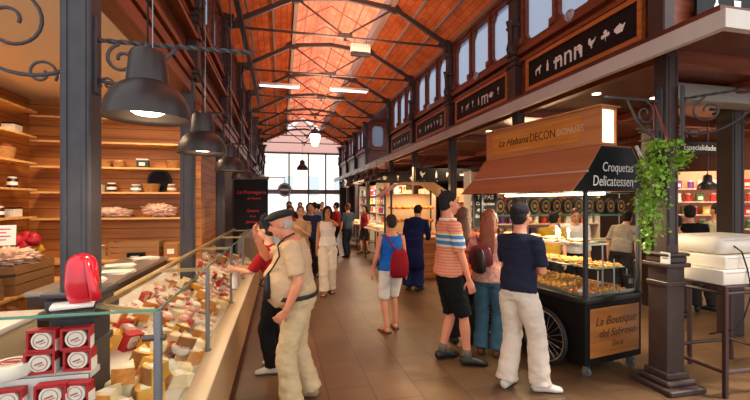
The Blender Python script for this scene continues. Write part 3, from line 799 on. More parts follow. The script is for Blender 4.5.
    if bottom in ('trousers', 'shorts'):
        bm = nb(); limb(bm, [T((0, TR[1][3], .855)), T((0, TR[1][3], .91)), T((0, TR[2][3]*.8, 1.0)), T((0, TR[3][3]*.7, 1.035))],
                        [(.155*s*width, .105*s*width), ((TR[1][1]+.014)*s, (TR[1][2]+.014)*s), ((TR[2][1]+.010)*s, (TR[2][2]+.008)*s), ((TR[3][1]+.006)*s, (TR[3][2]+.003)*s)], (1, 0, 0), 18, .2)
        for sd in (1, -1):
            hp, kn, an, fd = LJ[sd]; g = .012*loose
            end = leg_end
            full = [(0, .088+g*.8), (.25, .088+g), (.6, .072+g*1.2), (.95, .060+g*1.5)]
            pts = []; rd = []
            if end > .4:
                tt = (.90-end)/(.90-.49)
                for t, r_ in full:
                    if t < tt: pts.append(lerp(hp, kn, t)); rd.append(r_*s)
                pts.append(lerp(hp, kn, tt)); rd.append((rd[-1]+.004*s))
            else:
                for t, r_ in full: pts.append(lerp(hp, kn, t)); rd.append(r_*s)
                tt = min(1.03, (.49-end)/(.49-.085))
                for t, r_ in ((.3, .058+g*1.7), (.7, .05+g*2.1), (tt, .048+g*2.6)): pts.append(lerp(kn, an, t)); rd.append(r_*s)
            limb(bm, pts, rd, (1, 0, 0), 16, .05)
        remeshed(bottom, bm, botm, root, voxel, 3, .012*s)
    elif bottom == 'skirt':
        bm = nb(); limb(bm, [Vector((0, 0, leg_end))*s, Vector((0, 0, .6))*s, Vector((0, 0, .88))*s, T((0, 0, 1.0)), T((0, 0, 1.06))], [(.25*s, .2*s), (.215*s, .165*s), (.18*s, .135*s), (.165*s, .12*s), (.145*s, .105*s)], (1, 0, 0), 20, .05)
        remeshed('skirt', bm, botm, root, voxel, 3, .014*s)
    for sd in (1, -1):
        hp, kn, an, fd = LJ[sd]; x = fd.cross(Vector((0, 0, 1))); base = Vector((an.x, an.y, an.z-.085*s)); g = base
        bm = nb()
        if shoe == 'shoe':
            limb(bm, [g+Vector((0, 0, .045*s))-fd*.062*s, g+Vector((0, 0, .052*s))-fd*.02*s, g+Vector((0, 0, .048*s))+fd*.06*s, g+Vector((0, 0, .034*s))+fd*.13*s, g+Vector((0, 0, .026*s))+fd*.195*s],
                 [(.034*s, .042*s), (.041*s, .05*s), (.047*s, .044*s), (.050*s, .032*s), (.038*s, .022*s)], x, 14)
            for v in bm.verts:
                if v.co.z < base.z+.004: v.co.z = base.z+.004
            obj('shoe', bm, shoem, root, smooth=True)
        else:
            box(bm, -.045*s, .045*s, -.06*s, .19*s, .002, .02, Matrix.Translation(g) @ Matrix((( x.x, fd.x, 0, 0), (x.y, fd.y, 0, 0), (0, 0, 1, 0), (0, 0, 0, 1))))
            for t in (.03, .12): limb(bm, [g+fd*t*s+x*math.cos(a)*.05*s+Vector((0, 0, math.sin(a)*.075*s*(1 if t < .1 else .75))) for a in [PI*i/8 for i in range(9)]], [(.012*s, .004*s)]*9, fd, 6, 0)
            obj('sandal', bm, shoem, root, auto=40)
    info = dict(root=root, s=s, T=T, HM=HM_, hs=hs, AJ=AJ, LJ=LJ, TR=TR)
    return info
def strap_pts(info, pts):   # torso-relative points (x, y, z) in unscaled coordinates
    return [info['T'](p) for p in pts]
def strap(info, pts, m, name='shoulder_strap', r=(.018, .005), ref=(1, 0, 0)):
    bm = nb(); limb(bm, strap_pts(info, pts), [r]*len(pts), ref, 6, 0); return obj(name, bm, m, info['root'], smooth=True)
leather_b = mat('black_leather', '#141214', .45); red_cloth = cloth('red_bag', '#8c1420')
def hanging_bag(name, label, loc, rot, w, h, d, m, cat='bag', strap_to=None, strapm=None):
    r = thing(name, label, cat, loc, rot)
    bm = nb(); limb(bm, [(0, 0, 0), (0, 0, h*.12), (0, 0, h*.5), (0, 0, h*.85), (0, 0, h)], [(w*.36, d*.3), (w*.5, d*.5), (w*.5, d*.5), (w*.4, d*.35), (w*.28, d*.15)], (1, 0, 0), 16, .1)
    for v in bm.verts: v.co += v.co.normalized()*noise.noise(v.co*14)*.012
    obj('pouch', bm, m, r, smooth=True)
    if strap_to:
        inv = Matrix.Rotation(-rot, 4, 'Z') @ Matrix.Translation(-Vector(loc))
        bm = nb(); limb(bm, [inv @ Vector(p) for p in strap_to], [(.012, .006)]*len(strap_to), (1, 0, 0), 6, 0); obj('strap', bm, strapm or m, r, smooth=True)
    return r
def wpt(info, p):
    r = info['root']; return Matrix.Translation(r.location) @ Matrix.Rotation(r.rotation_euler.z, 4, 'Z') @ info['T'](p)

# 1 old man in a flat cap at the cheese counter, facing left
beige = cloth('beige_tee', '#c4a684'); creamc = cloth('cream_trousers', '#cdb48a', var=.05)
om = person('old man in black flat cap, beige t-shirt and cream trousers, hand at his face', (.15, 3.40, 0), R(86), 1.65, SKR, lean=R(7), belly=.16, neck_fwd=.07, head_pitch=R(14),
            arms={1: dict(hand=(.06, .37, 1.46), pole=(.6, .3, -1), palm=(-.3, -1, 0), dir=(-.1, .25, 1), curl=.9),
                  -1: dict(hand=(-.27, .10, .90), pole=(-.5, -1, 0), curl=.9, dir=(.1, .6, -.6))},
            feet={1: (.12, -.10), -1: (-.11, .06)}, hair='fringe', hairm=HW, topm=beige, top='t_shirt', sleeve=.78, hem=.98, tucked=True, botm=creamc, loose=1.7, shoem=SHOE_T, width=1.2, leg_end=.07)
bm = nb(); hs = om['hs']; HMm = om['HM']
ell(bm, (0, -.012*hs, .083*hs), (.098*hs, .122*hs, .042*hs), 20, 10, HMm)
ell(bm, (0, .035*hs, .072*hs), (.090*hs, .095*hs, .032*hs), 20, 10, HMm)
obj('flat_cap', bm, mat('cap_black', '#1b1a1c', .8, bump=.3, bscale=60), om['root'], smooth=True)
bm = nb(); limb(bm, [HMm @ Vector((0, .08*hs, .068*hs)), HMm @ Vector((0, .125*hs, .058*hs)), HMm @ Vector((0, .15*hs, .045*hs))], [(.07*hs, .01), (.062*hs, .008), (.035*hs, .005)], (0, 1, 0), 14); obj('cap_peak', bm, mat('cap_black', '#1b1a1c', .8), om['root'], smooth=True)
q = om['TR']
def trad(info, z):
    TR = info['TR']
    for A, B in zip(TR, TR[1:]):
        if A[0] <= z <= B[0]:
            t = (z-A[0])/(B[0]-A[0]); return tuple(A[i]*(1-t)+B[i]*t for i in range(4))
def around(info, seq, off=.022):
    """seq of (angle deg, z): 0 = +x side, 90 = front"""
    o = []
    for a, z in seq:
        r_ = trad(info, z); o.append((math.cos(R(a))*(r_[1]+off), r_[3]+math.sin(R(a))*(r_[2]+off), z))
    return o
bm = nb(); limb(bm, strap_pts(om, around(om, [(a, .99) for a in range(0, 360, 18)], .026)), [(.018, .004)]*20, (0, 0, 1), 6, closed=True); obj('belt', bm, leather_b, om['root'])
bm = nb(); pp = strap_pts(om, around(om, [(78, .99)], .034))[0]; rbox(bm, pp.x-.022, pp.x+.022, pp.y-.006, pp.y+.004, pp.z-.018, pp.z+.018, .004, 1); obj('belt_buckle', bm, chrome, om['root'])
bag = hanging_bag('shoulder_bag', 'black shoulder bag slung across the front of the old man in the cap', wpt(om, (-.13, .24, .99)), R(84-20), .19, .2, .08, leather_b,
  strap_to=[wpt(om, p) for p in ([(-.055, -.03, 1.52), (-.085, .06, 1.49), (-.12, .12, 1.44)]+around(om, [(146, 1.36), (132, 1.27), (120, 1.2), (112, 1.13)], .052)+[(-.13, .27, 1.1)])])
# 2 companion in red over black, half hidden behind the old man
cm = person('person in a red vest over black clothes leaning at the counter behind the old man', (-.05, 4.15, 0), R(75), 1.52, SK, female=True, lean=R(10), head_pitch=R(15), hair='short', hairm=HD,
   arms={1: dict(hand=(.10, .42, 1.17), pole=(.6, -.4, -1), curl=.8), -1: dict(hand=(-.12, .44, 1.19), pole=(-.6, -.4, -1), curl=.8)}, topm=cloth('red_vest', '#a01c24'), top='vest', sleeve=.9, botm=cloth('black_trousers', '#161214'), loose=1.6, hem=.80, shoem=SHOE_W, top_extra=.012, voxel=.013)
bag2 = thing('paper_bag', 'crumpled white paper bag held over the counter by the person in red', 'bag', wpt(cm, (-.02, .46, .98)), R(60))
bm = nb(); limb(bm, [(0, 0, 0), (0, 0, .1), (0, 0, .2)], [(.05, .03), (.055, .03), (.045, .012)], (1, 0, 0), 10); [setattr(v, 'co', v.co*(1+.12*noise.noise(v.co*40))) for v in bm.verts]; obj('sack', bm, mat('white_paper', '#ece6da', .7), bag2)
# 3 woman in white walking towards the camera
ww = person('woman in white vest and wide white trousers walking towards the camera, hand at her mouth', (.84, 7.42, 0), R(176), 1.62, SKT, female=True,
   arms={-1: dict(hand=(-.02, .14, 1.50), pole=(-1, .1, -.7), palm=(0, -1, 0), dir=(.5, -.2, .8), curl=.9), 1: dict(hand=(.22, .04, .86))},
   feet={1: (.07, .14), -1: (-.07, -.12)}, hair='long', hairm=HB, topm=cloth('white_top', '#ece0d0'), top='vest', sleeve=0, hem=.97, neckline=1.43, botm=cloth('white_trousers', '#e6d6be'), loose=1.9, shoe='sandal', shoem=SAND)
# 4 woman in tan with her hair up
tw = person('woman in tan top, brown hair tied up, behind the old man in the cap', (.36, 7.7, 0), R(182), 1.62, SK, female=True, hair='bun', hairm=HM,
   arms={-1: dict(hand=(.02, .15, 1.30), pole=(-1, -.2, -.6), palm=(0, -1, 0), dir=(.9, 0, .5)), 1: dict(hand=(.22, .05, .86))}, topm=cloth('tan_top', '#b39468'), sleeve=.8, hem=.85, neckline=1.43, botm=cloth('rust_skirt', '#7d3a28'), bottom='skirt', leg_end=.45, shoe='sandal', shoem=SAND)
# 5 woman in the blue top
bw = person('woman in cobalt blue sleeveless top and white shorts seen from behind with red bag', (1.41, 5.08, 0), R(8), 1.53, SKR, female=True, hair='short', hairm=HD, width=1.10,
   arms={-1: dict(hand=(-.27, .06, .90)), 1: dict(hand=(.27, .02, .84))}, feet={1: (.10, .06), -1: (-.10, -.08)}, topm=cloth('cobalt_top', '#1c62b8'), sleeve=0, hem=.92, neckline=1.43, top='sleeveless_top', botm=cloth('white_shorts', '#e2dad0'), bottom='shorts', leg_end=.50, loose=1.3, shoe='sandal', shoem=SAND, face=False)
bm = nb()
p0 = wpt(bw, (.07, -.155, .82)); hanging_bag('shoulder_bag', 'crimson slouchy bag hanging on the back of the woman in cobalt blue', p0, R(8), .26, .36, .11, red_cloth,
  strap_to=[wpt(bw, p) for p in ((.03, -.16, 1.18), (-.05, -.155, 1.31), (-.12, -.12, 1.42), (-.125, -.03, 1.46), (-.12, .09, 1.40))])
# 6 bent man in dark blue
db = person('person in long dark blue coat bending over a stall, back turned', (2.46, 7.3, 0), R(-40), 1.70, SK, lean=R(26), head_pitch=R(30), hair='short', hairm=HB,
   arms={1: dict(hand=(.16, .42, 1.0), pole=(.5, -.5, -1)), -1: dict(hand=(-.16, .42, 1.0), pole=(-.5, -.5, -1))}, topm=cloth('navy_coat', '#141e4a'), top='coat', sleeve=1.9, hem=.84, botm=cloth('navy_coat', '#141e4a'), loose=2.4, face=False, top_extra=.02, voxel=.013)
bm = nb(); limb(bm, [(0, -.01, .45), (0, -.01, .7), (0, 0, .92)], [(.24, .17), (.21, .16), (.185, .15)], (1, 0, 0), 20, .1); obj('coat_skirt', bm, cloth('navy_coat', '#141e4a'), db['root'], smooth=True)
# 7 tall man in the striped polo
polo = bands('cloth_striped_polo', '#d47a58', [(1.235, 1.255, '#d8c8b8'), (1.255, 1.295, '#3f78a8'), (1.295, 1.32, '#d8cfc0'), (1.32, 1.355, '#3f78a8'), (1.355, 1.375, '#d6c69c')], pin=('#dc9a7a', .03))
sp = person('tall man in coral polo with blue chest stripes and black shorts, facing right', (1.72, 3.93, 0), R(-94), 1.80, SKR, hair='short', hairm=HB, width=1.0, head_pitch=R(4),
   arms={1: dict(hand=(.25, .12, .88), pole=(.3, -1, 0), curl=.7), -1: dict(hand=(-.15, .32, 1.12), pole=(-.6, -.6, -1))}, feet={1: (.11, .16), -1: (-.10, -.04)}, topm=polo, top='polo_shirt', sleeve=.86, hem=.90, botm=cloth('black_shorts', '#121214'), bottom='shorts', leg_end=.50, loose=1.7, shoem=SHOE_B, face=True)
bm = nb(); limb(bm, [sp['T'](p) for p in around(sp, [(a, 1.462) for a in range(0, 360, 24)], .012)], [(.02, .008)]*15, (0, 0, 1), 6, closed=True); obj('collar', bm, cloth('white_collar', '#e6ddd0'), sp['root'], smooth=True)
for sd in (1, -1):
    hp, kn, an, fd = sp['LJ'][sd]; bm = nb(); limb(bm, [lerp(kn, an, .80), lerp(kn, an, .9), an], [.044, .043, .045], (1, 0, 0), 12, 0); obj('sock', bm, cloth('grey_sock', '#6a6258'), sp['root'], smooth=True)
strap(sp, around(sp, [(60, 1.40), (100, 1.40)], .02), leather_b, r=(.001, .001)) if False else None
hanging_bag('shoulder_bag', 'black messenger bag at the hip of the tall man in the striped polo', wpt(sp, (.05, .30, .92)), R(-94), .30, .26, .1, leather_b,
  strap_to=[wpt(sp, p) for p in ([(-.02, .24, 1.12)]+around(sp, [(140, 1.14), (165, 1.2), (185, 1.28), (205, 1.36), (235, 1.42)], .026)+[(-.02, -.09, 1.475)])])
# 8 woman behind him in orange
pw_ = person('woman in orange top and black trousers standing behind the tall man in the striped polo', (2.12, 4.42, 0), R(-20), 1.62, SK, female=True, hair='mid', hairm=HM, arms={1: dict(hand=(.16, .3, 1.12), pole=(.6, -.5, -1))},
   topm=cloth('orange_top', '#d8562e'), sleeve=.7, hem=.9, botm=cloth('black_trousers', '#161214'), loose=1.4, face=False, voxel=.013)
# 9 ginger woman
flo = mat('cloth_pink_floral', '#d9a090', .85, var=.35, scale=28)
gw = person('ginger-haired woman in pink floral blouse and blue jeans by the croquette cart', (2.23, 4.0, 0), R(-42), 1.60, SK, female=True, hair='long', hairm=HG, head_pitch=R(10), width=1.05,
   arms={1: dict(hand=(.10, .28, 1.10), pole=(.6, -.5, -1)), -1: dict(hand=(-.14, .26, 1.08), pole=(-.7, -.4, -1))}, topm=flo, top='blouse', sleeve=1.25, hem=.90, botm=cloth('blue_jeans', '#3d6072', var=.15, scale=14), loose=1.5, face=False, shoem=SAND)
hanging_bag('shoulder_bag', 'dark red leather handbag on the shoulder of the ginger-haired woman', wpt(gw, (-.05, -.2, 1.1)), R(-42), .26, .22, .1, mat('oxblood_leather', '#6e1424', .4),
  strap_to=[wpt(gw, p) for p in ((-.05, -.2, 1.31), (-.10, -.15, 1.40), (-.13, -.06, 1.45), (-.14, .05, 1.43))])
# 10 man in navy tee
nm = person('man in navy t-shirt and loose white trousers standing at the croquette cart', (2.08, 3.22, 0), R(-68), 1.68, SKR, hair='short', hairm=HB, width=.93, lean=R(4),
   arms={-1: dict(hand=(-.02, .24, 1.16), pole=(-.4, -.1, -1), palm=(0, -1, 0), dir=(1, .2, 0)), 1: dict(hand=(.06, .26, 1.12), pole=(.4, -.2, -1), palm=(0, -1, 0), dir=(-1, .2, .1))}, feet={1: (.15, .12), -1: (-.09, -.05)},
   topm=cloth('navy_tee', '#1e2233'), top='t_shirt', sleeve=.82, hem=.93, botm=cloth('white_linen', '#d6c6b4', var=.05), loose=1.7, shoem=SHOE_W, face=False, foot_yaw=(12, -40), leg_end=.06)
# 11 vendors and customers behind the cart
person('stall vendor in a white shirt and dark apron bending behind the croquette cart', (4.85, 5.85, 0), R(150), 1.60, SK, hair='short', hairm=HM, lean=R(14), head_pitch=R(20), topm=cloth('white_shirt', '#e4dccf'), sleeve=1.6, botm=cloth('black_trousers', '#161214'), far=True, voxel=.014)
person('customer in a mustard yellow shirt seen over the croquette cart', (4.15, 5.55, 0), R(-60), 1.56, SK, hair='short', hairm=HB, lean=R(18), topm=cloth('mustard_shirt', '#b08a2c'), sleeve=.9, botm=cloth('dark_trousers', '#2a2426'), far=True, voxel=.014, face=False)
person('person in a grey t-shirt bending, seen over the right end of the cart', (5.55, 5.6, 0), R(-70), 1.60, SK, hair='short', hairm=HB, lean=R(24), topm=cloth('grey_tee', '#8c8274'), sleeve=.9, botm=cloth('dark_trousers', '#2a2426'), far=True, voxel=.014, face=False)
person('person in black standing at the lit shelves, seen past the ivy column', (6.2, 4.95, 0), R(-40), 1.64, SK, hair='short', hairm=HB, topm=cloth('black_shirt', '#151316'), sleeve=.9, botm=cloth('dark_trousers', '#2a2426'), far=True, voxel=.014, face=False)
person('person in a pale yellow shirt at the lit shelves beside the one in black', (6.62, 4.85, 0), R(0), 1.68, SK, hair='short', hairm=HD, topm=cloth('pale_yellow_shirt', '#c9b98a'), sleeve=.9, botm=cloth('dark_trousers', '#2a2426'), far=True, voxel=.014, face=False)
person('person with bare brown shoulders beside the ivy column in the distance', (5.72, 4.75, 0), R(-60), 1.50, SKT, female=True, hair='short', hairm=HB, topm=cloth('brown_top', '#6b4434'), sleeve=0, botm=cloth('dark_trousers', '#2a2426'), far=True, voxel=.014, face=False)
# 12 the crowd further down the hall
crowd = [
 ('man in slate t-shirt and dark jeans, back turned, centre of the hall', (2.0, 12.2), 30, 1.66, 'slate_tee', '#3c5468', 'dark_jeans', '#1f2a3a', HM, False),
 ('person in crimson shirt beside the man in the blue-grey t-shirt', (1.72, 12.75), 60, 1.70, 'crimson_tee', '#9c1f2a', 'dark_trousers', '#2a2426', HB, False),
 ('woman in dark red top and black shorts beyond the central stalls', (2.72, 13.0), 120, 1.60, 'wine_top', '#8c2430', 'dark_trousers', '#2a2426', HB, True),
 ('person in teal shirt among the distant crowd', (1.25, 13.8), 0, 1.66, 'teal_tee', '#2c8478', 'dark_trousers', '#2a2426', HB, False),
 ('man in navy shirt just right of the woman in tan', (.66, 9.2), 170, 1.68, 'ink_tee', '#2c3c5c', 'dark_trousers', '#2a2426', HB, False),
 ('woman in salmon top left of the woman in tan', (.20, 9.3), 190, 1.62, 'salmon_top', '#c06a50', 'khaki_trousers', '#7a684c', HM, True),
 ('man with dark shirt far back, above the old man in the cap', (.22, 11.4), 180, 1.72, 'charcoal_tee', '#33333c', 'dark_trousers', '#2a2426', HB, False),
 ('person in pale blue shirt in the far crowd', (.95, 11.8), 10, 1.70, 'sky_shirt', '#6c8cae', 'khaki_trousers', '#7a684c', HB, False),
 ('person in white shirt in the far crowd', (.62, 13.6), 175, 1.70, 'white_shirt', '#e4dccf', 'dark_trousers', '#2a2426', HB, False),
 ('person in plum top in the far crowd', (1.02, 15.5), 0, 1.64, 'plum_top', '#5c2c44', 'dark_trousers', '#2a2426', HD, True),
 ('person in brick red t-shirt beyond the transept', (1.62, 16.2), 180, 1.72, 'brick_tee', '#a04430', 'dark_jeans', '#1f2a3a', HB, False),
 ('person in grey shirt near the far glass wall', (.3, 17.5), 180, 1.70, 'mid_grey_tee', '#70707a', 'dark_trousers', '#2a2426', HB, False),
]
for lb, (x, y), rz, h, tn, tc_, bn, bc, hm, fem in crowd:
    person(lb, (x, y, 0), R(rz), h, SK, female=fem, hair='mid' if fem else 'short', hairm=hm, topm=cloth(tn, tc_), sleeve=.8 if not fem else 0, botm=cloth(bn, bc), bottom='shorts' if 'shorts' in lb else 'trousers', leg_end=.5 if 'shorts' in lb else .09, far=True, voxel=.016, face=False,
           feet={1: (.1, .08), -1: (-.1, -.08)})
# ================================================================== LEFT: CHEESE COUNTER
def ordi(k):
    w = ['first', 'second', 'third', 'fourth', 'fifth', 'sixth', 'seventh', 'eighth', 'ninth', 'tenth', 'eleventh', 'twelfth', 'thirteenth', 'fourteenth', 'fifteenth', 'sixteenth', 'seventeenth', 'eighteenth', 'nineteenth', 'twentieth']
    if k < 20: return w[k]
    t = {2: 'twenty', 3: 'thirty', 4: 'forty', 5: 'fifty', 6: 'sixty', 7: 'seventy', 8: 'eighty', 9: 'ninety'}
    if k == 29: return 'thirtieth'
    if k == 39: return 'fortieth'
    n = k+1
    return t[n//10]+('-'+w[n % 10-1] if n % 10 else '')
laminate = mat('cream_laminate', '#d8c6a4', .35); laminate_f = mat('cream_laminate_front', '#c9a878', .35)
deck_m = mat('white_deck', '#d8d4cc', .4)
def deck_z(x): return .53+(-.59-x)*.42
ct = thing('display_counter', 'long glazed cheese counter with cream ledge and steel posts along the left', 'counter', (-.75, 2.09, 0))
def L(x): return x+.75
def Yl(y): return y-2.09
YE = 8.5
bm = nb()
prism(bm, [(L(-.42), .05), (L(-.455), .47), (L(-1.0), .47), (L(-1.0), .05)], YE-2.09, Matrix(((1, 0, 0, 0), (0, 0, 1, 0), (0, 1, 0, 0), (0, 0, 0, 1))))
box(bm, L(-2.6), L(-1.0), 0.02, .2, .05, .6); obj('front_panel', bm, laminate_f, ct)
bm = nb(); rbox(bm, L(-.60), L(-.435), 0, Yl(YE), .47, .505, .01, 2); obj('ledge', bm, laminate, ct, auto=30)
bm = nb(); box(bm, L(-1.0), L(-.47), 0.05, Yl(YE)-.02, 0, .05); obj('kick_plate', bm, mat('dark_kick', '#2a2220', .6), ct)
bm = nb()
def slab(x0, x1, y0, y1, z0, z1, t=.03):
    v = [(x0, y0, z0), (x0, y1, z0), (x1, y1, z1), (x1, y0, z1)]
    a = [bm.verts.new(Vector((L(x), Yl(y), z))) for x, y, z in v]; b_ = [bm.verts.new(Vector((L(x), Yl(y), z-t))) for x, y, z in v]
    bm.faces.new(a); bm.faces.new(b_[::-1])
    for i in range(4): bm.faces.new((a[i], b_[i], b_[(i+1) % 4], a[(i+1) % 4]))
slab(-.59, -.90, 2.11, 2.62, deck_z(-.59), deck_z(-.90)); slab(-.59, -1.36, 2.62, YE-.05, deck_z(-.59), deck_z(-1.36))
slab(-.90, -2.6, 2.10, 2.19, .74, .74); slab(-.90, -2.6, 2.19, 2.31, .86, .86); slab(-.90, -2.6, 2.185, 2.20, .86, .86, .14)
obj('deck', bm, deck_m, ct)
PY = [2.09, 3.41, 4.96, 6.5, 8.05]
for k, y in enumerate(PY):
    bm = nb(); r_ = .02 if k == 0 else .016; z0 = .50
    limb(bm, [(L(-.57), Yl(y), z0), (L(-.57), Yl(y), 1.165)], [r_, r_], (1, 0, 0), 14, 0); obj('post', bm, steel, ct, auto=40)
    if k:
        bm = nb(); box(bm, L(-.92), L(-.57), Yl(y)-.012, Yl(y)+.012, 1.14, 1.165); obj('cross_rail', bm, brass, ct)
    bm = nb(); cyl(bm, (L(-.57), Yl(y)+.0, .5), .03, .015, 14); obj('post_foot', bm, steel, ct, auto=40)
bm = nb(); cyl(bm, (L(-.635), Yl(2.09), .98+.06), .016, .10, 10, axis='x'); obj('hinge_clamp', bm, mat('dark_clamp', '#5a5350', .4, .5), ct, auto=40)
bm = nb(); box(bm, L(-.945), L(-.90), Yl(2.34), Yl(YE), 1.135, 1.16); obj('back_rail', bm, brass, ct)
bm = nb()
M0 = Matrix.Translation((L(-.57), 0, 1.15)) @ Matrix.Rotation(math.atan2(.24, -.36), 4, 'Z'); box(bm, 0, .43, -.012, .012, -.005, .015, M0); obj('corner_rail', bm, brass, ct)
# top glass and front glass
tg = [[(-.56, 2.09), (-.56, YE), (-.90, YE), (-.90, 2.32)], [(-.56, 2.09), (-.92, 2.32), (-2.6, 2.32), (-2.6, 2.09)]]
for p in tg:
    bm = nb(); prism(bm, [(L(x), Yl(y)) for x, y in p], .006, Matrix.Translation((0, 0, 1.168))); obj('top_glass', bm, glass_m, ct)
for y0, y1 in zip(PY, PY[1:]+[YE]):
    bm = nb(); box(bm, L(-.569), L(-.563), Yl(y0)+.03, Yl(y1)-.03, .51, 1.165); obj('front_glass', bm, glass_m, ct)
bm = nb(); box(bm, L(-2.6), L(-.60), -.003, .003, .6, 1.165); obj('end_glass', bm, glass_m, ct)
bm = nb(); box(bm, L(-2.6), L(-.57), -.004, .004, 1.165, 1.176); box(bm, L(-.57), L(-.562), 0, Yl(YE), 1.166, 1.176); obj('glass_edge', bm, glass_e, ct)
bm = nb(); cyl(bm, (L(-.935), Yl(2.7), 1.125), .006, 5.6, 8, axis='y'); obj('glow_tube', bm, mat('added_tube_glow', '#fff0d0', emit='#ffd9a0', es=7), ct)  # glowing tube added under the rail to light the cheeses; none is seen

# red slicer on the near glass corner
sl = thing('meat_slicer', 'glossy bright red slicing machine standing on the counter glass before the nearest grey column', 'slicer', (-.94, 2.215, 1.18), R(18))
redg = mat('red_enamel', '#d3122a', .2, coat=.6)
bm = nb(); limb(bm, [(0, 0, .02), (0, 0, .05), (0, 0, .12), (0, 0, .2), (0, 0, .235), (0, 0, .25)], [(.05, .03), (.062, .04), (.072, .05), (.066, .045), (.052, .032), (.03, .018)], (1, 0, 0), 20, .4); obj('housing', bm, redg, sl, smooth=True)
bm = nb(); limb(bm, [(.02, -.03, .23), (.035, -.055, .16), (.05, -.065, .09), (.062, -.06, .04)], [.014, .017, .02, .024], (0, 1, 0), 12); obj('handle_guard', bm, redg, sl, smooth=True)
bm = nb(); rbox(bm, -.12, .05, -.05, .05, 0, .02, .006, 2); obj('base_tray', bm, white_p, sl, auto=30)

# ---- cheeses
rind = mat('orange_rind', '#cf8438', .5, var=.2, scale=30); paste = mat('pale_cheese_paste', '#f0dfb4', .5, var=.06, scale=30)
paste2 = mat('golden_cheese_paste', '#e6b04c', .5, var=.08, scale=30); white_r = mat('white_bloom_rind', '#ece4d4', .7, var=.05, scale=20)
boxred = mat('red_box_card', '#b41f26', .5, var=.1, scale=30); boxwhite = mat('white_box_card', '#e6dccb', .6); tagw = mat('price_card', '#f2ece2', .6); tagr = mat('red_print', '#c21f26', .6)
dark_r = mat('dark_brown_rind', '#9a6434', .6, var=.2, scale=30); yel = mat('yellow_wax', '#e3a31c', .35); meat = mat('cured_meat', '#b0524a', .5, var=.35, scale=60); pinkm = mat('pink_ham', '#d99a8a', .45, var=.2, scale=40)
pinkred = mat('faded_red_print', '#c0605a', .6)
def wedge(bm_p, bm_r, r, h, a):
    n = 8; pts = [(0, 0)]+[(r*math.cos(-a/2+a*i/n), r*math.sin(-a/2+a*i/n)) for i in range(n+1)]
    pts = [(x-r*.6, y) for x, y in pts]; prism(bm_p, pts, h)
    rim = [((r+.003)*math.cos(-a/2+a*i/n)-r*.6, (r+.003)*math.sin(-a/2+a*i/n)) for i in range(n+1)]+[((r-.006)*math.cos(a/2-a*i/n)-r*.6, (r-.006)*math.sin(a/2-a*i/n)) for i in range(n+1)]
    prism(bm_r, rim, h+.002)
PROTO = []
def proto(name, cat, desc, build, weight, grp):
    r = thing(name, desc, cat, (0, 0, 0)); build(r); PROTO.append([r, name, desc, weight, 0, grp]); return r
def b_wedge(pm, rm, r, h, a):
    def f(root):
        p, q = nb(), nb(); wedge(p, q, r, h, a); obj('cheese_paste', p, pm, root); obj('rind', q, rm, root)
        t = nb(); box(t, -.02, .03, -.03, .03, h, h+.003) if random.random() < 2 else None; obj('price_label', t, tagw, root)
    return f
def b_block(pm, rm, w, d, h):
    def f(root):
        p = nb(); rbox(p, -w/2, w/2, -d/2, d/2, 0, h, .012, 2); obj('cheese_paste', p, pm, root, auto=40)
        q = nb(); rbox(q, -w/2-.003, w/2+.003, d/2-.012, d/2+.004, -.0, h+.003, .005, 1); obj('rind', q, rm, root, auto=40)
    return f
def b_wheel(m, r, h, lab=tagr):
    def f(root):
        p = nb(); lathe(p, [(0, 0), (r*.93, 0), (r, h*.2), (r, h*.75), (r*.92, h), (0, h)], seg=24); obj('cheese_body', p, m, root, auto=40)
        q = nb(); lathe(q, [(r*.42, h+.001), (r*.5, h+.003), (r*.42, h+.003)], seg=20); box(q, -r*.3, r*.3, -.006, .006, h, h+.003); obj('paper_label', q, lab, root)
    return f
def b_box(root):                                   # boxed soft cheese: open red sleeve showing a round white cheese
    p = nb(); w, d, h = .125, .055, .104
    box(p, -w/2, w/2, -d/2, d/2, 0, .012); box(p, -w/2, w/2, -d/2, d/2, h-.012, h); box(p, -w/2, -w/2+.01, -d/2, d/2, .012, h-.012); box(p, w/2-.01, w/2, -d/2, d/2, .012, h-.012); box(p, -w/2, w/2, d/2-.006, d/2, 0, h)
    obj('box_sleeve', p, boxred, root)
    M = facing((0, -d/2+.012, h/2), (0, -1, 0)); p = nb(); lathe(p, [(0, -.02), (.044, -.02), (.047, -.008), (.044, .008), (0, .012)], seg=22, M=M); ch = obj('round_cheese', p, white_r, root, auto=50)
    p = nb(); lathe(p, [(.031, .0105), (.034, .0115), (.031, .0125)], seg=20, M=M); box(p, -.02, .014, -.004, .004, .012, .0135, M @ Matrix.Rotation(.35, 4, 'Z')); box(p, -.008, .018, -.014, -.010, .012, .0135, M @ Matrix.Rotation(.35, 4, 'Z')); obj('printed_label', p, pinkred, ch)
    p = nb(); box(p, w/2, w/2+.001, -d/2, d/2, .0, h*.55); obj('side_print', p, tagw, root)
def b_pack(m):
    def f(root):
        p = nb(); rbox(p, -.06, .06, -.04, .04, 0, .03, .012, 2); 
        for v in p.verts: v.co.z += .008*noise.noise(v.co*60)
        obj('packet', p, m, root, auto=40)
        q = nb(); box(q, -.03, .02, -.02, .02, .031, .033); obj('paper_label', q, tagw, root)
    return f
def b_saus(root):
    p = nb(); limb(p, [(-.08, 0, .022), (-.04, .006, .024), (.04, -.004, .024), (.08, 0, .022)], [.014, .022, .022, .013], (0, 1, 0), 12); obj('sausage_skin', p, meat, root, smooth=True)
    q = nb(); limb(q, [(-.02, 0.002, .024), (.02, 0, .024)], [.0235, .0235], (0, 1, 0), 12, 0); obj('paper_band', q, tagw, root)
def b_tag(root):
    p = nb(); box(p, -.028, .028, -.001, .001, .0, .045); obj('card', p, tagw, root)
    q = nb(); box(q, -.024, .024, -.003, -.001, .028, .041); obj('red_stripe', q, tagr, root)
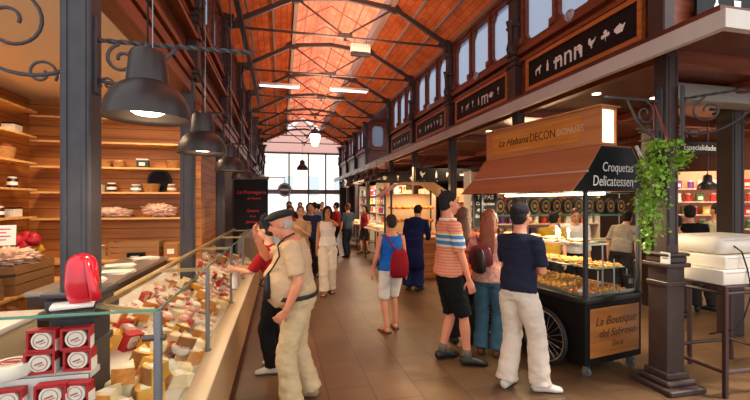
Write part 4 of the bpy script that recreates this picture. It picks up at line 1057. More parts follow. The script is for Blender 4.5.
proto('cheese_wedge', 'cheese', 'pale cheese wedge with orange rind', b_wedge(paste, rind, .17, .09, R(42)), 9, 'pale cheese wedges')
proto('cheese_wedge', 'cheese', 'golden cheese wedge with dark rind', b_wedge(paste2, dark_r, .15, .10, R(50)), 6, 'golden cheese wedges')
proto('cheese_block', 'cheese', 'pale cheese block', b_block(paste, rind, .14, .09, .085), 6, 'cheese blocks')
proto('soft_cheese', 'cheese', 'round white cheese with red print', b_wheel(white_r, .062, .04), 6, 'white round cheeses')
proto('waxed_cheese', 'cheese', 'yellow waxed round cheese', b_wheel(yel, .07, .055, tagw), 3, 'yellow round cheeses')
proto('cheese_box', 'cheese', 'red boxed soft cheese', b_box, 4, 'red cheese boxes')
proto('ham_packet', 'packet', 'flat pink packet of sliced ham', b_pack(pinkm), 4, 'ham packets')
proto('cheese_packet', 'packet', 'flat white packet of cheese', b_pack(white_r), 4, 'white packets')
proto('sausage', 'sausage', 'short cured sausage with paper band', b_saus, 4, 'cured sausages')
proto('price_tag', 'tag', 'white price card with red stripe', b_tag, 6, 'price cards')
USED = set()
rown = ['front', 'second', 'third', 'fourth', 'fifth', 'back']
cnt = {}
TILT = Matrix.Rotation(math.atan(.42), 3, 'Y')
def put(i, x, y, z, rz, row=None, lab=None, sc=1., tilt=False):
    pr = PROTO[i]
    lb = lab
    if lab is None:
        k = cnt.get((i, row), 0); cnt[(i, row)] = k+1
        lb = f'{pr[2]}, {rown[row]} row, {ordi(k)} from the near end' if row < 5 else f'{pr[2]}, back row, {ordi(k)} from the near end'
    if i not in USED:
        USED.add(i); o = pr[0]; o.location = (x, y, z); o.rotation_euler = (0, 0, rz); o['label'] = lb; o['group'] = pr[5]; o.scale = (sc,)*3
    else: o = dup(pr[0], (x, y, z), rz, lb, pr[5], sc)
    if tilt: o.rotation_euler = (TILT @ Matrix.Rotation(rz, 3, 'Z')).to_euler()
    return o
rnd = random.Random(11)
# boxes and cheeses of the near arm, as the photograph shows them
put(5, -1.125, 2.25, .862, R(4), lab='lower red cheese box of the left stack of two')
put(5, -1.115, 2.25, .968, R(-3), lab='upper red cheese box of the left stack of two')
put(5, -.965, 2.255, .862, R(-4), lab='lower red cheese box of the stack before the grey column')
put(5, -.975, 2.25, .968, R(6), lab='upper red cheese box of the stack before the grey column')
put(5, -1.03, 2.145, .742, R(2), lab='red cheese box on the lower step between the two stacks')
put(5, -.93, 2.155, .742, R(-8), lab='red cheese box on the lower step nearest the wedges', sc=.96)
put(5, -1.20, 2.15, .742, R(5), lab='red cheese box at the bottom left behind the white wheel', sc=.9)
put(3, -1.25, 2.25, .862, 0, lab='large white cheese wheel at the left edge of the upper step', sc=1.5)
put(3, -1.48, 2.25, .862, 0, lab='white cheese wheel just outside the stacks on the far left', sc=1.3)
put(0, -.84, 2.24, .66, R(250), lab='pale orange-rinded wedge in the near corner, closest to the red boxes')
put(0, -.76, 2.19, .62, R(300), lab='pale orange-rinded wedge in the near corner, against the end glass')
put(2, -.66, 2.22, .585, R(20), lab='pale cheese block in the near corner beside the thick grey post')
put(2, -.83, 2.40, .65, R(-10), lab='pale cheese block lying flat beside the foot of the near column')
put(0, -.80, 2.38, .735, R(270), lab='pale wedge stacked on the block beside the foot of the near column', sc=.9)
put(1, -.70, 2.36, .60, R(200), lab='golden wedge behind the thick grey post')
put(1, -.68, 2.42, .70, R(220), lab='golden wedge stacked on top behind the thick grey post', sc=.9)
y = 2.56; step = .125; j = 0
cols = [-.655, -.77, -.885, -1.0, -1.115, -1.23]
while y < 8.3:
    for ri, x in enumerate(cols):
        if y < 2.72 and x < -.85: continue
        if y < 3.3 and (ri + int(round(y*8))) % 5 == 0: continue
        far = y > 4.6
        ws = [p[3] for p in PROTO]
        if y > 3.6: ws = [3, 1, 2, 6, 1, 3, 9, 9, 5, 8]
        else: ws = [9, 4, 6, 4, 2, 2, 2, 3, 1, 4]
        i = rnd.choices(range(len(PROTO)), ws)[0]
        xx = x+rnd.uniform(-.02, .02); yy = y+rnd.uniform(-.02, .02)+(.05 if ri % 2 else 0)
        zz = deck_z(xx)+.002
        rz = R(rnd.choice([-90, -75, -100, 180, 200, 30, -30]))+rnd.uniform(-.2, .2) if i not in (5, 9) else R(rnd.uniform(55, 110))
        put(i, xx, yy, zz, rz, ri, sc=(rnd.uniform(.95, 1.15) if y < 3.3 else rnd.uniform(.8, .95)) if i != 9 else 1, tilt=True)
    y += step*(1 if y < 4.6 else 1.35)
for j in range(64):                            # more piled loosely on top of the first layer
    y = 2.75+j*.075+rnd.uniform(-.03, .03); x = rnd.choice(cols[:5])-.03; i = rnd.choices([0, 1, 2, 3, 4, 5, 6, 7, 8, 9], [4, 2, 3, 6, 2, 3, 7, 7, 3, 9])[0]
    k = cnt.get((i, 'top'), 0); cnt[(i, 'top')] = k+1
    put(i, x, y, deck_z(x)+(.085 if y < 3.4 else .07), R(rnd.uniform(-120, -50)) if i not in (5, 9) else R(rnd.uniform(50, 100)), 0, lab=f'{PROTO[i][2]} piled on the others, {ordi(k)} such from the near end', sc=rnd.uniform(.85, 1.05), tilt=True)

# ---- service side of the left stall
wt = thing('service_table', 'low white-topped service table behind the near arm of the cheese counter', 'table', (-2.2, 3.2, 0))
bm = nb(); rbox(bm, -.75, .45, -.35, .35, .83, .87, .008, 2); obj('tabletop', bm, white_p, wt, auto=30)
bm = nb(); box(bm, -.72, .42, -.30, .30, .1, .83); obj('cabinet', bm, laminate, wt)
for sx in (-.68, .38):
    for sy in (-.26, .26): bm = nb(); cyl(bm, (sx, sy, 0), .02, .1, 10); obj('foot', bm, chrome, wt)
pc = thing('preparation_counter', 'dark preparation counter with steel top behind the long cheese display', 'counter', (-1.72, 4.9, 0))
bm = nb(); rbox(bm, -.26, .26, -1.2, 0.95, .93, .97, .008, 2); obj('worktop', bm, mat('worn_steel', '#9a9088', .35, .6), pc, auto=30)
bm = nb(); box(bm, -.24, .24, -1.18, .93, 0, .93); obj('cabinet', bm, mat('dark_cabinet', '#3c2c24', .5), pc)
for k, (x, y, a) in enumerate(((-1.7, 4.1, 10), (-1.62, 4.55, -15), (-1.75, 5.0, 5), (-1.68, 5.6, 30))):
    pp_ = thing('paper_stack', f'loose stack of white wrapping paper on the dark preparation counter, {ordi(k)} from the camera', 'paper', (x, y, .97), R(a))
    bm = nb(); 
    for q in range(4): box(bm, -.14, .14, -.1, .1, q*.006, q*.006+.004, Matrix.Rotation(q*.12, 4, 'Z'))
    obj('sheets', bm, mat('white_paper', '#ece6da', .7), pp_)
bc = thing('back_counter', 'pine back counter under the shelves of the left shop', 'counter', (-2.35, 6.2, 0))
bm = nb(); rbox(bm, -1.0, 1.0, -.28, .28, .88, .92, .008, 2); obj('worktop', bm, pineshelf, bc, auto=30)
bm = nb(); box(bm, -1.0, 1.0, -.24, .28, 0, .88); obj('cabinet', bm, pine, bc)
sc_ = thing('side_counter', 'pine side counter along the left edge below the crates', 'counter', (-2.95, 4.6, 0))
bm = nb(); rbox(bm, -.4, .4, -.95, 1.2, .72, .76, .008, 2); obj('worktop', bm, pineshelf, sc_, auto=30)
bm = nb(); box(bm, -.4, .36, -.93, 1.18, 0, .72); obj('cabinet', bm, pine, sc_)
# shelves
shz = [1.45, 1.81, 2.155, 2.50, 2.83]
shn = ['lowest', 'second', 'middle', 'fourth', 'top']
for k, z in enumerate(shz):
    s_ = thing('wall_shelf', f'pale pine shelf on the back wall of the left shop, {shn[k]} one', 'shelf', (-2.25, 6.36, z)); bm = nb(); box(bm, -1.0, .96, -.14, .135, 0, .025); obj('board', bm, pineshelf, s_)
    s_ = thing('wall_shelf', f'pine shelf on the side wall at the left edge, {shn[k]} one', 'shelf', (-3.27, 5.3, z+.03)); bm = nb(); box(bm, -.125, .14, -1.1, .85, 0, .025); obj('board', bm, pineshelf, s_)
# shelf goods
wick = mat('wicker', '#a8743c', .7, var=.3, scale=60, bump=.5, bscale=80); jar_g = mat('dark_jam', '#3a1218', .2); jar_l = mat('white_lid', '#e4ddd0', .4); tin_m = mat('tin_grey', '#8a8c90', .35, .6)
cardb = mat('brown_card', '#9a6c40', .7); paperp = mat('crumpled_pink_paper', '#e2b8a0', .7, var=.15, scale=20)
def basket(lb, loc, r, h, m=wick, fill=None):
    t = thing('basket', lb, 'basket', loc); bm = nb(); lathe(bm, [(0, .0), (r*.75, 0), (r, h), (r*.93, h), (r*.7, .01), (0, .01)], seg=20); obj('bowl', bm, m, t, auto=40)
    bm = nb(); limb(bm, [Vector((r*.97*math.cos(a), r*.97*math.sin(a), h)) for a in [2*PI*i/20 for i in range(20)]], [.008]*20, (0, 0, 1), 6, closed=True); obj('rim', bm, m, t, smooth=True)
    if fill: bm = nb(); ell(bm, (0, 0, h*.85), (r*.85, r*.85, h*.5), 18, 10, None, 5, .25); obj('contents', bm, fill, t, smooth=True)
    return t
def jar(lb, loc, r, h, m):
    t = thing('jar', lb, 'jar', loc); bm = nb(); lathe(bm, [(0, 0), (r, .0), (r, h*.75), (r*.8, h*.85), (0, h*.85)], seg=16); obj('glass_body', bm, m, t, auto=40)
    bm = nb(); cyl(bm, (0, 0, h*.85), r*.85, h*.15, 16); obj('lid', bm, jar_l, t, auto=40)
    bm = nb(); cyl(bm, (0, 0, h*.25), r*1.01, h*.3, 16); obj('paper_label', bm, tagw, t, auto=40)
def crate(lb, loc, w, d, h, m, rot=0):
    t = thing('crate', lb, 'crate', loc, rot); bm = nb(); g = .015
    box(bm, -w/2, w/2, -d/2, d/2, 0, g)
    n = 3
    for k in range(n):
        z0 = g+k*(h-g)/n; z1 = z0+(h-g)/n-.012
        box(bm, -w/2, w/2, -d/2, -d/2+g, z0, z1); box(bm, -w/2, w/2, d/2-g, d/2, z0, z1); box(bm, -w/2, -w/2+g, -d/2+g, d/2-g, z0, z1); box(bm, w/2-g, w/2, -d/2+g, d/2-g, z0, z1)
    obj('slats', bm, m, t)
    for sx in (-1, 1):
        for sy in (-1, 1): bm = nb(); box(bm, sx*(w/2-g)-.012, sx*(w/2-g)+.012, sy*(d/2-g)-.012, sy*(d/2-g)+.012, g, h); obj('corner_post', bm, m, t)
    return t
def smallbox(lb, loc, w, d, h, m, lid=None, nm='carton'):
    t = thing(nm, lb, nm, loc); bm = nb(); rbox(bm, -w/2, w/2, -d/2, d/2, 0, h*.85, .004, 1); obj('body', bm, m, t); bm = nb(); rbox(bm, -w/2-.003, w/2+.003, -d/2-.003, d/2+.003, h*.85, h, .004, 1); obj('lid', bm, lid or m, t)
    bm = nb(); box(bm, -w*.25, w*.25, -d/2-.005, -d/2-.002, h*.25, h*.6); obj('front_label', bm, tagw, t)
Z = [z+.026 for z in shz]
ys = 6.36
basket('shallow wicker bowl on the fourth back shelf beside the grey column', (-2.42, ys, Z[2]), .11, .08)
basket('small round basket with pink filling on the middle back shelf', (-2.24, ys, Z[2]), .085, .08, fill=paperp)
smallbox('square tin with dark picture on the middle back shelf', (-1.93, ys, Z[2]), .15, .1, .13, mat('dark_tin', '#33383a', .4), white_p, 'tin')
basket('pale wicker bowl at the right end of the middle back shelf', (-1.52, ys, Z[2]), .12, .1)
smallbox('white carton at the left of the second back shelf', (-2.50, ys, Z[1]), .13, .12, .1, boxwhite)
jar('dark jam jar with white lid on the second back shelf', (-2.33, ys, Z[1]), .06, .13, jar_g)
jar('grey preserving jar on the second back shelf', (-2.02, ys, Z[1]), .07, .11, tin_m)
basket('round woven box on the second back shelf', (-1.82, ys, Z[1]), .12, .11)
jar('brown jar at the right of the second back shelf', (-1.55, ys, Z[1]), .06, .12, dark_r)
t = thing('round_board', 'black round board leaning behind the woven box on the second back shelf', 'board', (-1.74, 6.47, Z[1])); bm = nb(); lathe(bm, [(0, 0), (.165, 0), (.165, .015), (0, .015)], (0, 0, 0), 28, facing((0, 0, .166), (0, -1, .0))); obj('disc', bm, black_b, t, auto=30)
bm = nb(); lathe(bm, [(.14, .015), (.15, .019), (.14, .019)], (0, 0, 0), 28, facing((0, 0, .166), (0, -1, .0))); obj('rim', bm, iron, t)
t = thing('paper_bundle', 'bundle of crumpled pale paper bags on the lowest back shelf, left', 'paper', (-2.3, ys-.02, Z[0])); bm = nb(); ell(bm, (0, 0, .07), (.22, .11, .065), 48, 30, None, 5, .7); obj('paper', bm, paperp, t, smooth=True)
t = thing('paper_bundle', 'bundle of crumpled pale paper on the lowest back shelf, right', 'paper', (-1.70, ys-.02, Z[0]+.0)); bm = nb(); ell(bm, (0, 0, .10), (.2, .1, .085), 48, 30, None, 5, .7); obj('paper', bm, paperp, t, smooth=True)
crate('large slatted wooden crate on the back counter, centre', (-1.95, 6.2, .92), .62, .3, .24, cardb)
smallbox('black scale box before the wooden crate on the back counter', (-1.9, 5.98, .92), .2, .1, .09, black_b, nm='box')
smallbox('white carton standing on the back counter beside the grey column', (-2.45, 6.15, .92), .16, .2, .18, boxwhite)
smallbox('brown carton at the right end of the back counter', (-1.5, 6.2, .92), .18, .22, .2, cardb)
# side shelf goods at the left edge
for k, (y, zi, fn) in enumerate(((4.75, 3, 'frame'), (5.9, 3, 'box'), (5.15, 2, 'frame'), (5.75, 2, 'basket'), (5.5, 1, 'jar'), (5.85, 1, 'jar'), (5.1, 1, 'box'), (5.9, 0, 'box'), (5.6, 0, 'jar'))):
    z = shz[zi]+.056; x = -3.27; wsh = f'on the {shn[zi]} side shelf, {ordi(k)} item counted downwards'
    if fn == 'frame':
        t = thing('cheese_round', f'hexagonal dark box with pale centre {wsh}', 'box', (x+.03, y, z)); M = facing((0, 0, .14), (1, 0, 0))
        bm = nb(); prism(bm, [(.14*math.cos(R(30+60*i)), .14*math.sin(R(30+60*i))) for i in range(6)], .05, M); obj('case', bm, black_b, t)
        bm = nb(); prism(bm, [(.09*math.cos(R(30+60*i)), .09*math.sin(R(30+60*i))) for i in range(6)], .055, M); obj('window_face', bm, paste2, t)
    elif fn == 'box': smallbox(f'pale carton with dark label {wsh}', (x, y, z), .14, .16, .12, boxwhite, black_b)
    elif fn == 'jar': jar(f'dark jar with white lid {wsh}', (x+.03, y, z), .055, .14, jar_g)
    else: basket(f'basket of dried flowers {wsh}', (x, y, z), .12, .14, fill=mat('dried_flowers', '#7a3424', .8, var=.6, scale=30))
crate('large wooden crate on the side counter heaped with pink paper straw, left edge', (-2.86, 5.0, .76), .62, .7, .30, cardb)
t = thing('paper_straw', 'heap of pink paper straw overflowing the large crate at the left edge', 'straw', (-2.86, 5.0, 1.0)); bm = nb(); ell(bm, (0, 0, .09), (.27, .31, .1), 60, 40, None, 9, .6); obj('shreds', bm, paperp, t, smooth=True)
crate('lower wooden crate nearer the camera on the side counter', (-2.86, 4.2, .76), .6, .6, .22, cardb)
t = thing('flower_bunch', 'bunch of red and yellow paper flowers behind the white price placard', 'flowers', (-2.95, 5.62, .76))
bm = nb(); cyl(bm, (0, 0, 0), .09, .3, 14, .11); obj('vase', bm, dark_r, t, auto=30)
for k in range(7):
    a = k*2.4; bm = nb(); ell(bm, (.1*math.cos(a)*(k/7+.4), .12*math.sin(a)*(k/7+.4), .42+.08*math.sin(k*1.7)), .075, 10, 8, None, 12, .6); obj('blossom', bm, mat('red_paper_flower', '#b8142a', .5) if k % 3 else mat('yellow_paper_flower', '#d8a41c', .5), t, smooth=True)
t = thing('price_placard', 'white tilted price placard with red print on the crate at the left edge', 'placard', (-2.62, 4.5, 1.26), R(25))
M = facing((0, 0, .11), (0, -1, .35)); bm = nb(); box(bm, -.14, .14, -.10, .10, 0, .006, M); obj('card', bm, tagw, t)
for q in range(4): bm = nb(); box(bm, -.10, .10-.03*(q % 2), .055-q*.035, .065-q*.035, .006, .008, M); obj('print_line', bm, tagr, t)
bm = nb(); box(bm, -.01, .01, .0, .02, -.28, .05); obj('stand', bm, black_b, t)
bm = nb(); box(bm, -.14, .14, -.06, .06, -.285, -.275); obj('stand_foot', bm, black_b, t)

# pine partition beyond the second column, black menu board, round hanging sign
bm = nb(); box(bm, -1.36, -1.30, 6.56, 9.6, 0, 3.12); struct('wall_shop_partition', bm, piney)
mb_ = thing('menu_board', 'black menu board with red lettering at the end of the cheese counter', 'board', (-.56, 8.2, 1.17))
bm = nb(); rbox(bm, -.31, .31, -.02, .02, .0, 1.0, .008, 1); obj('board', bm, black_b, mb_)
bm = nb(); box(bm, -.33, .33, -.03, .03, .98, 1.03); obj('top_rail', bm, mat('bronze_strip', '#6a4a34', .4, .5), mb_)
rl = mat('red_lettering', '#e01c20', .5)
M = facing((0, -.022, .5), (0, -1, 0))
for s_, sz, zz, xx in (('La Fromagerie', .095, .22, .0), ('de Madrid', .06, .10, .04), ('Quesos', .075, -.14, .02), ('Vinos', .05, -.25, .02), ('Jamones', .075, -.36, .02)):
    text('lettering', s_, sz, M @ Matrix.Translation((xx, zz, 0)), rl, mb_, shear=.2)
rs = thing('round_sign', 'round dark disc sign with pale lettering hanging far down the hall, left of centre', 'sign', (.10, 11.5, 2.05))
bm = nb(); M = facing((0, 0, 0), (0, -1, 0)); lathe(bm, [(0, -.02), (.19, -.02), (.19, .02), (0, .02)], seg=28, M=M); obj('disc', bm, mat('sign_dark', '#2e3a44', .4), rs, auto=30)
bm = nb(); lathe(bm, [(.15, .02), (.17, .024), (.15, .024)], seg=28, M=M); obj('ring', bm, white_l, rs)
bm = nb(); box(bm, -.12, .12, -.03, .03, .02, .024, M); obj('pale_band', bm, white_l, rs)
bm = nb(); tube(bm, [(0, 0, .19), (0, 0, .34), (-1.02, 0, .34)], .012, 6); obj('hanger', bm, iron, rs)

# ---- pendant lamps
lamp_m = mat('pendant_grey', '#3a3230', .38, .35); glow = mat('pendant_glow', '#fff0d4', emit='#ffdca8', es=22)
inner_m = mat('pendant_inner', '#8a827a', .5)
def pendant(loc, s, lb, cable=2.2, p=40):
    t = thing('pendant_lamp', lb, 'lamp', loc)
    bm = nb(); pr = [(.25, 0), (.248, .03), (.236, .095), (.204, .16), (.155, .208), (.12, .23)]
    lathe(bm, [(r*s, z*s) for r, z in pr+[(.115, .222), (.15, .2), (.197, .153), (.228, .092), (.241, .03), (.243, 0), (.25, 0)]], seg=40); obj('shade', bm, lamp_m, t, smooth=True)
    bm = nb(); lathe(bm, [(r*s, z*s) for r, z in [(.124, .225), (.12, .26), (.105, .40), (.094, .425), (.03, .435), (.022, .47), (0, .47)]], seg=32); obj('neck', bm, lamp_m, t, auto=40)
    bm = nb(); lathe(bm, [(0, .12*s), (.12*s, .115*s), (.17*s, .14*s), (.17*s, .15*s), (0, .16*s)], seg=28); obj('reflector', bm, inner_m, t, auto=40)
    bm = nb(); lathe(bm, [(0, .025*s), (.07*s, .03*s), (.10*s, .05*s), (.105*s, .08*s), (.10*s, .118*s)], seg=24); obj('bulb', bm, glow, t, smooth=True)
    bm = nb(); cyl(bm, (0, 0, .45*s), .004, cable-.45*s, 6); obj('cable', bm, black_b, t)
    bm = nb(); cyl(bm, (.028*s, 0, .42*s), .003, cable-.42*s, 6); obj('suspension_wire', bm, steel, t)
    if p:
        l = light('pendant_light', 'SPOT', (loc[0], loc[1], loc[2]-.005), p, (1, .78, .5), .07*s, spot=R(140))
lw = ['nearest and largest', 'second', 'third', 'fourth', 'fifth', 'sixth']
for k, (y, s_) in enumerate(((2.11, .757), (3.48, .75), (5.25, .72), (7.0, .72), (8.7, .72))):
    pendant((-.62, y, 2.08), s_, f'grey bell pendant lamp over the cheese counter, {lw[k]} of the row', 2.47, 26 if k < 4 else 0)
bm = nb(); box(bm, -.66, -.58, 2.0, 12.4, 4.55, 4.6); struct('trim_lamp_rail', bm, iron)
for k, y in enumerate((11.5, 12.4, 13.4, 14.6, 16., 17.6)):
    pendant((2.75, y, 2.36), .8, f'small dark pendant lamp far down the right side, {lw[k].split(" ")[0]} of six', .56, 0)
# traditional lantern and second far lamp under the roof
ln = thing('hall_lantern', 'large white glowing lantern hanging from the roof in the middle of the hall', 'lantern', (XC, TY[4], 3.75))
bm = nb(); lathe(bm, [(.0, 0), (.10, .02), (.17, .18), (.20, .40), (.17, .46), (0, .46)], seg=8); obj('glass_body', bm, mat('lantern_glow', '#fff4e0', emit='#ffe9c8', es=4), ln)
bm = nb(); lathe(bm, [(.22, .44), (.22, .48), (.12, .58), (.05, .66), (.02, .72), (0, .72)], seg=8); obj('roof', bm, iron, ln)
for k in range(8):
    a = 2*PI*k/8; bm = nb(); tube(bm, [(.105*math.cos(a), .105*math.sin(a), .02), (.175*math.cos(a), .175*math.sin(a), .18), (.205*math.cos(a), .205*math.sin(a), .42)], .008, 5); obj('glazing_bar', bm, iron, ln)
bm = nb(); cyl(bm, (0, 0, .7), .01, .32, 6); obj('rod', bm, iron, ln)
pendant((.95, 18.6, 3.2), 1.0, 'dark bell lamp hanging alone before the far glass wall', 1.7, 0)
# fluorescent fittings and loudspeaker on the trusses
for k, (x, y, z) in enumerate(((2.05, 12.2, 5.12), (-.05, 12.2, 5.12))):
    t = thing('strip_light', f'long white strip light fitting hung under the roof on the {["right", "left"][k]}', 'light', (x, y, z))
    bm = nb(); rbox(bm, -.6, .6, -.1, .1, .02, .10, .02, 2); obj('casing', bm, white_p, t, auto=30)
    bm = nb(); rbox(bm, -.56, .56, -.07, .07, 0, .02, .005, 1); obj('tube_diffuser', bm, mat('strip_glow', '#ffffff', emit='#f4f2ff', es=2.2), t)
t = thing('loudspeaker', 'flat grey square loudspeaker hanging below a roof truss', 'speaker', (1.50, 7.62, 4.52))
bm = nb(); rbox(bm, -.19, .19, -.04, .04, 0, .24, .012, 2); obj('cabinet', bm, mat('grey_plastic', '#a89a8c', .5), t, auto=30)
bm = nb(); rbox(bm, -.16, .16, -.046, -.04, .03, .21, .003, 1); obj('grille', bm, mat('grille_grey', '#8c8078', .6), t)
bm = nb(); tube(bm, [(-.12, 0, .24), (-.12, 0, .34)], .006, 6); obj('hanger', bm, iron, t)
bm = nb(); tube(bm, [(.12, 0, .24), (.12, 0, .34)], .006, 6); obj('hanger', bm, iron, t)
# ================================================================== RIGHT: CROQUETTE CART
KX, KY, KR = 2.80, 3.22, R(10)
KM = Matrix.Translation((KX, KY, 0)) @ Matrix.Rotation(KR, 4, 'Z')
def kp(x, y, z=0): v = KM @ Vector((x, y, z)); return (v.x, v.y, v.z)
CW, CL = .80, 1.58
kt = thing('food_cart', 'black croquette cart with brown awning, glass case and spoked wheel', 'cart', (KX, KY, 0), KR)
cart_b = mat('cart_black', '#0b0a0c', .5, spec=.2)
bm = nb(); rbox(bm, 0, CW, 0, CL, .13, .72, .008, 1); obj('body', bm, cart_b, kt)
bm = nb(); rbox(bm, -.02, CW+.02, -.02, CL+.02, .72, .775, .008, 2); obj('counter_rim', bm, mat('cart_rim', '#242220', .3, .4), kt, auto=30)
panel_m = wood('cart_panel_wood', '#8a4c1c', '#b0702e', .4, 'X', 2.)
bm = nb(); rbox(bm, .05, CW-.05, -.012, 0.0, .20, .67, .006, 1); pnl = obj('end_panel', bm, panel_m, kt)
blk = mat('dark_lettering', '#2a140a', .5)
for s_, sz, z, x in (('La Boutique', .12, .54, .40), ('del Sabroso', .11, .42, .42), ('Since', .08, .31, .42)):
    text('lettering', s_, sz, facing((x, -.0125, z), (0, -1, 0)), blk, pnl, shear=.35, ext=.001)
bm = nb(); rbox(bm, .1, CW-.0, CL, CL+.012, .20, .67, .006, 1); obj('end_panel', bm, panel_m, kt)
# wheels
def wheel(x, y, r=.30):
    w = bpy.data.objects.new('wheel', None); C.objects.link(w); w.parent = kt; w.location = (x, y, r)
    bm = nb(); limb(bm, [Vector((0, r*.93*math.cos(a), r*.93*math.sin(a))) for a in [2*PI*i/36 for i in range(36)]], [(.022, .02)]*36, (1, 0, 0), 8, closed=True); obj('tyre', bm, mat('tyre_rubber', '#17161a', .6), w, smooth=True)
    bm = nb(); limb(bm, [Vector((0, r*.84*math.cos(a), r*.84*math.sin(a))) for a in [2*PI*i/36 for i in range(36)]], [.008]*36, (1, 0, 0), 6, closed=True); obj('rim', bm, mat('rim_cream', '#b8b0a4', .35, .6), w, smooth=True)
    bm = nb()
    for k in range(20):
        a = 2*PI*k/20; tube(bm, [(.012*(-1)**k, .02*math.cos(a+.8), .02*math.sin(a+.8)), (0, r*.83*math.cos(a), r*.83*math.sin(a))], .0022, 4, (1, 0, 0))
    obj('spokes', bm, chrome, w)
    bm = nb(); cyl(bm, (-.03, 0, 0), .025, .06, 12, axis='x'); obj('hub', bm, chrome, w, auto=40)
wheel(-.05, .46); wheel(-.05, 1.2)
for x, y in ((.08, .06), (CW-.08, .06), (.08, CL-.06), (CW-.08, CL-.06)):
    c_ = bpy.data.objects.new('caster', None); C.objects.link(c_); c_.parent = kt; c_.location = (x, y, .05)
    bm = nb(); cyl(bm, (-.015, 0, 0), .045, .03, 16, axis='x'); obj('roller', bm, mat('caster_grey', '#5a5c60', .4), c_, auto=40)
    bm = nb(); box(bm, -.022, -.017, -.02, .02, -.01, .085); box(bm, .017, .022, -.02, .02, -.01, .085); box(bm, -.022, .022, -.02, .02, .07, .085); obj('fork', bm, chrome, c_)
# corner posts
for x, y in ((.02, .02), (CW-.02, .02), (.02, CL-.02), (CW-.02, CL-.02)):
    bm = nb(); rbox(bm, x-.018, x+.018, y-.018, y+.018, .775, 1.82, .004, 1); obj('corner_post', bm, mat('post_grey_black', '#34363c', .35, .3), kt)
# glass
for a in ((.04, CW-.04, .016, .022, .78, 1.12), (.012, .018, .04, CL-.04, .78, 1.06), (.0+CW-.02, CW-.014, .04, CL-.04, .78, 1.0)):
    bm = nb(); box(bm, *a); obj('glass_pane', bm, glass_m, kt)
bm = nb(); box(bm, .06, .46, .12, CL-.06, 1.26, 1.268); obj('upper_glass_shelf', bm, glass('shelf_glass', (.85, .95, .9), .15), kt)
bm = nb(); box(bm, .055, .465, .112, .12, 1.255, 1.273); box(bm, .052, .06, .112, CL-.06, 1.255, 1.273); obj('shelf_edge', bm, mat('shelf_edge_steel', '#cfd4d4', .3, .6), kt)
for x, y in ((.44, .16), (.44, CL-.1), (.1, CL-.1)): bm = nb(); cyl(bm, (x, y, .78), .008, .48, 8); obj('shelf_post', bm, chrome, kt)
bm = nb(); tube(bm, [(.46, .05, .80), (.46, .05, 1.12)], .007, 8); obj('stay_rod', bm, chrome, kt)
bm = nb(); box(bm, .05, .75, .3, .34, 1.79, 1.81); box(bm, .05, .75, CL-.3, CL-.26, 1.79, 1.81); obj('lamp_bar', bm, chrome, kt)
bm = nb(); cyl(bm, (.36, .08, 1.775), .014, CL-.16, 10, axis='y'); obj('glow_tube', bm, mat('cart_tube', '#fff4d8', emit='#ffe6b0', es=14), kt, smooth=True)
light('cart_lamp', 'AREA', kp(.38, CL/2, 1.74), 85, (1, .84, .55), .3, rot=(0, 0, KR), sy=1.3)
# awning: profile (x, z) swept along the cart
awn = wood('awning_brown', '#925632', '#a5683e', .7, 'Y', .6)
A = [(-.24, 1.79), (-.06, 1.965), (.13, 2.22), (.56, 2.22), (.70, 2.03), (.87, 1.80)]
ya, yb = -.06, CL+.05
bm = nb()
def sweep(bm, prof, y0, y1, t):
    for (x0, z0), (x1, z1) in zip(prof, prof[1:]):
        d = Vector((x1-x0, 0, z1-z0)).normalized(); n = Vector((-d.z, 0, d.x))*t
        p = [Vector((x0, 0, z0)), Vector((x1, 0, z1)), Vector((x1, 0, z1))+n, Vector((x0, 0, z0))+n]
        v0 = [bm.verts.new(q+Vector((0, y0, 0))) for q in p]; v1 = [bm.verts.new(q+Vector((0, y1, 0))) for q in p]
        bm.faces.new(v0); bm.faces.new(v1[::-1])
        for i in range(4): bm.faces.new((v0[i], v1[i], v1[(i+1) % 4], v0[(i+1) % 4]))
sweep(bm, A[:3], ya, yb, .012); aw = obj('awning_front', bm, awn, kt)
bm = nb(); sweep(bm, A[3:], ya, yb, .012); obj('awning_back', bm, awn, kt)
bm = nb(); sweep(bm, A[2:4], ya, yb, .012); obj('awning_top', bm, awn, kt)
bm = nb(); tube(bm, [(-.07, ya-.02, 1.975), (-.07, yb, 1.975)], .010, 8); obj('fold_rod', bm, mat('rod_pale', '#c4b8a8', .4, .5), kt)
bm = nb(); tube(bm, [(.60, ya-.02, 2.24), (.88, ya-.02, 1.83)], .018, 8); obj('fold_arm', bm, mat('rod_white', '#e8e2d8', .4), kt)
for nm, y0 in (('awning_end', ya), ('awning_end', yb-.012)):
    bm = nb(); prism(bm, [(x, z) for x, z in A], .012, Matrix(((1, 0, 0, 0), (0, 0, 1, y0), (0, 1, 0, 0), (0, 0, 0, 1)))); e_ = obj(nm, bm, cart_b, kt); e_['label'] = 'black gable of the awning'
    if y0 == ya:
        text('lettering', 'Croquetas', .128, facing((.36, ya-.004, 2.02), (0, -1, 0)), white_l, e_, shear=.12, ext=.001, sx=.8)
        text('lettering', 'Delicatessen', .14, facing((.295, ya-.004, 1.885), (0, -1, 0)), white_l, e_, shear=.12, ext=.001, sx=.8)
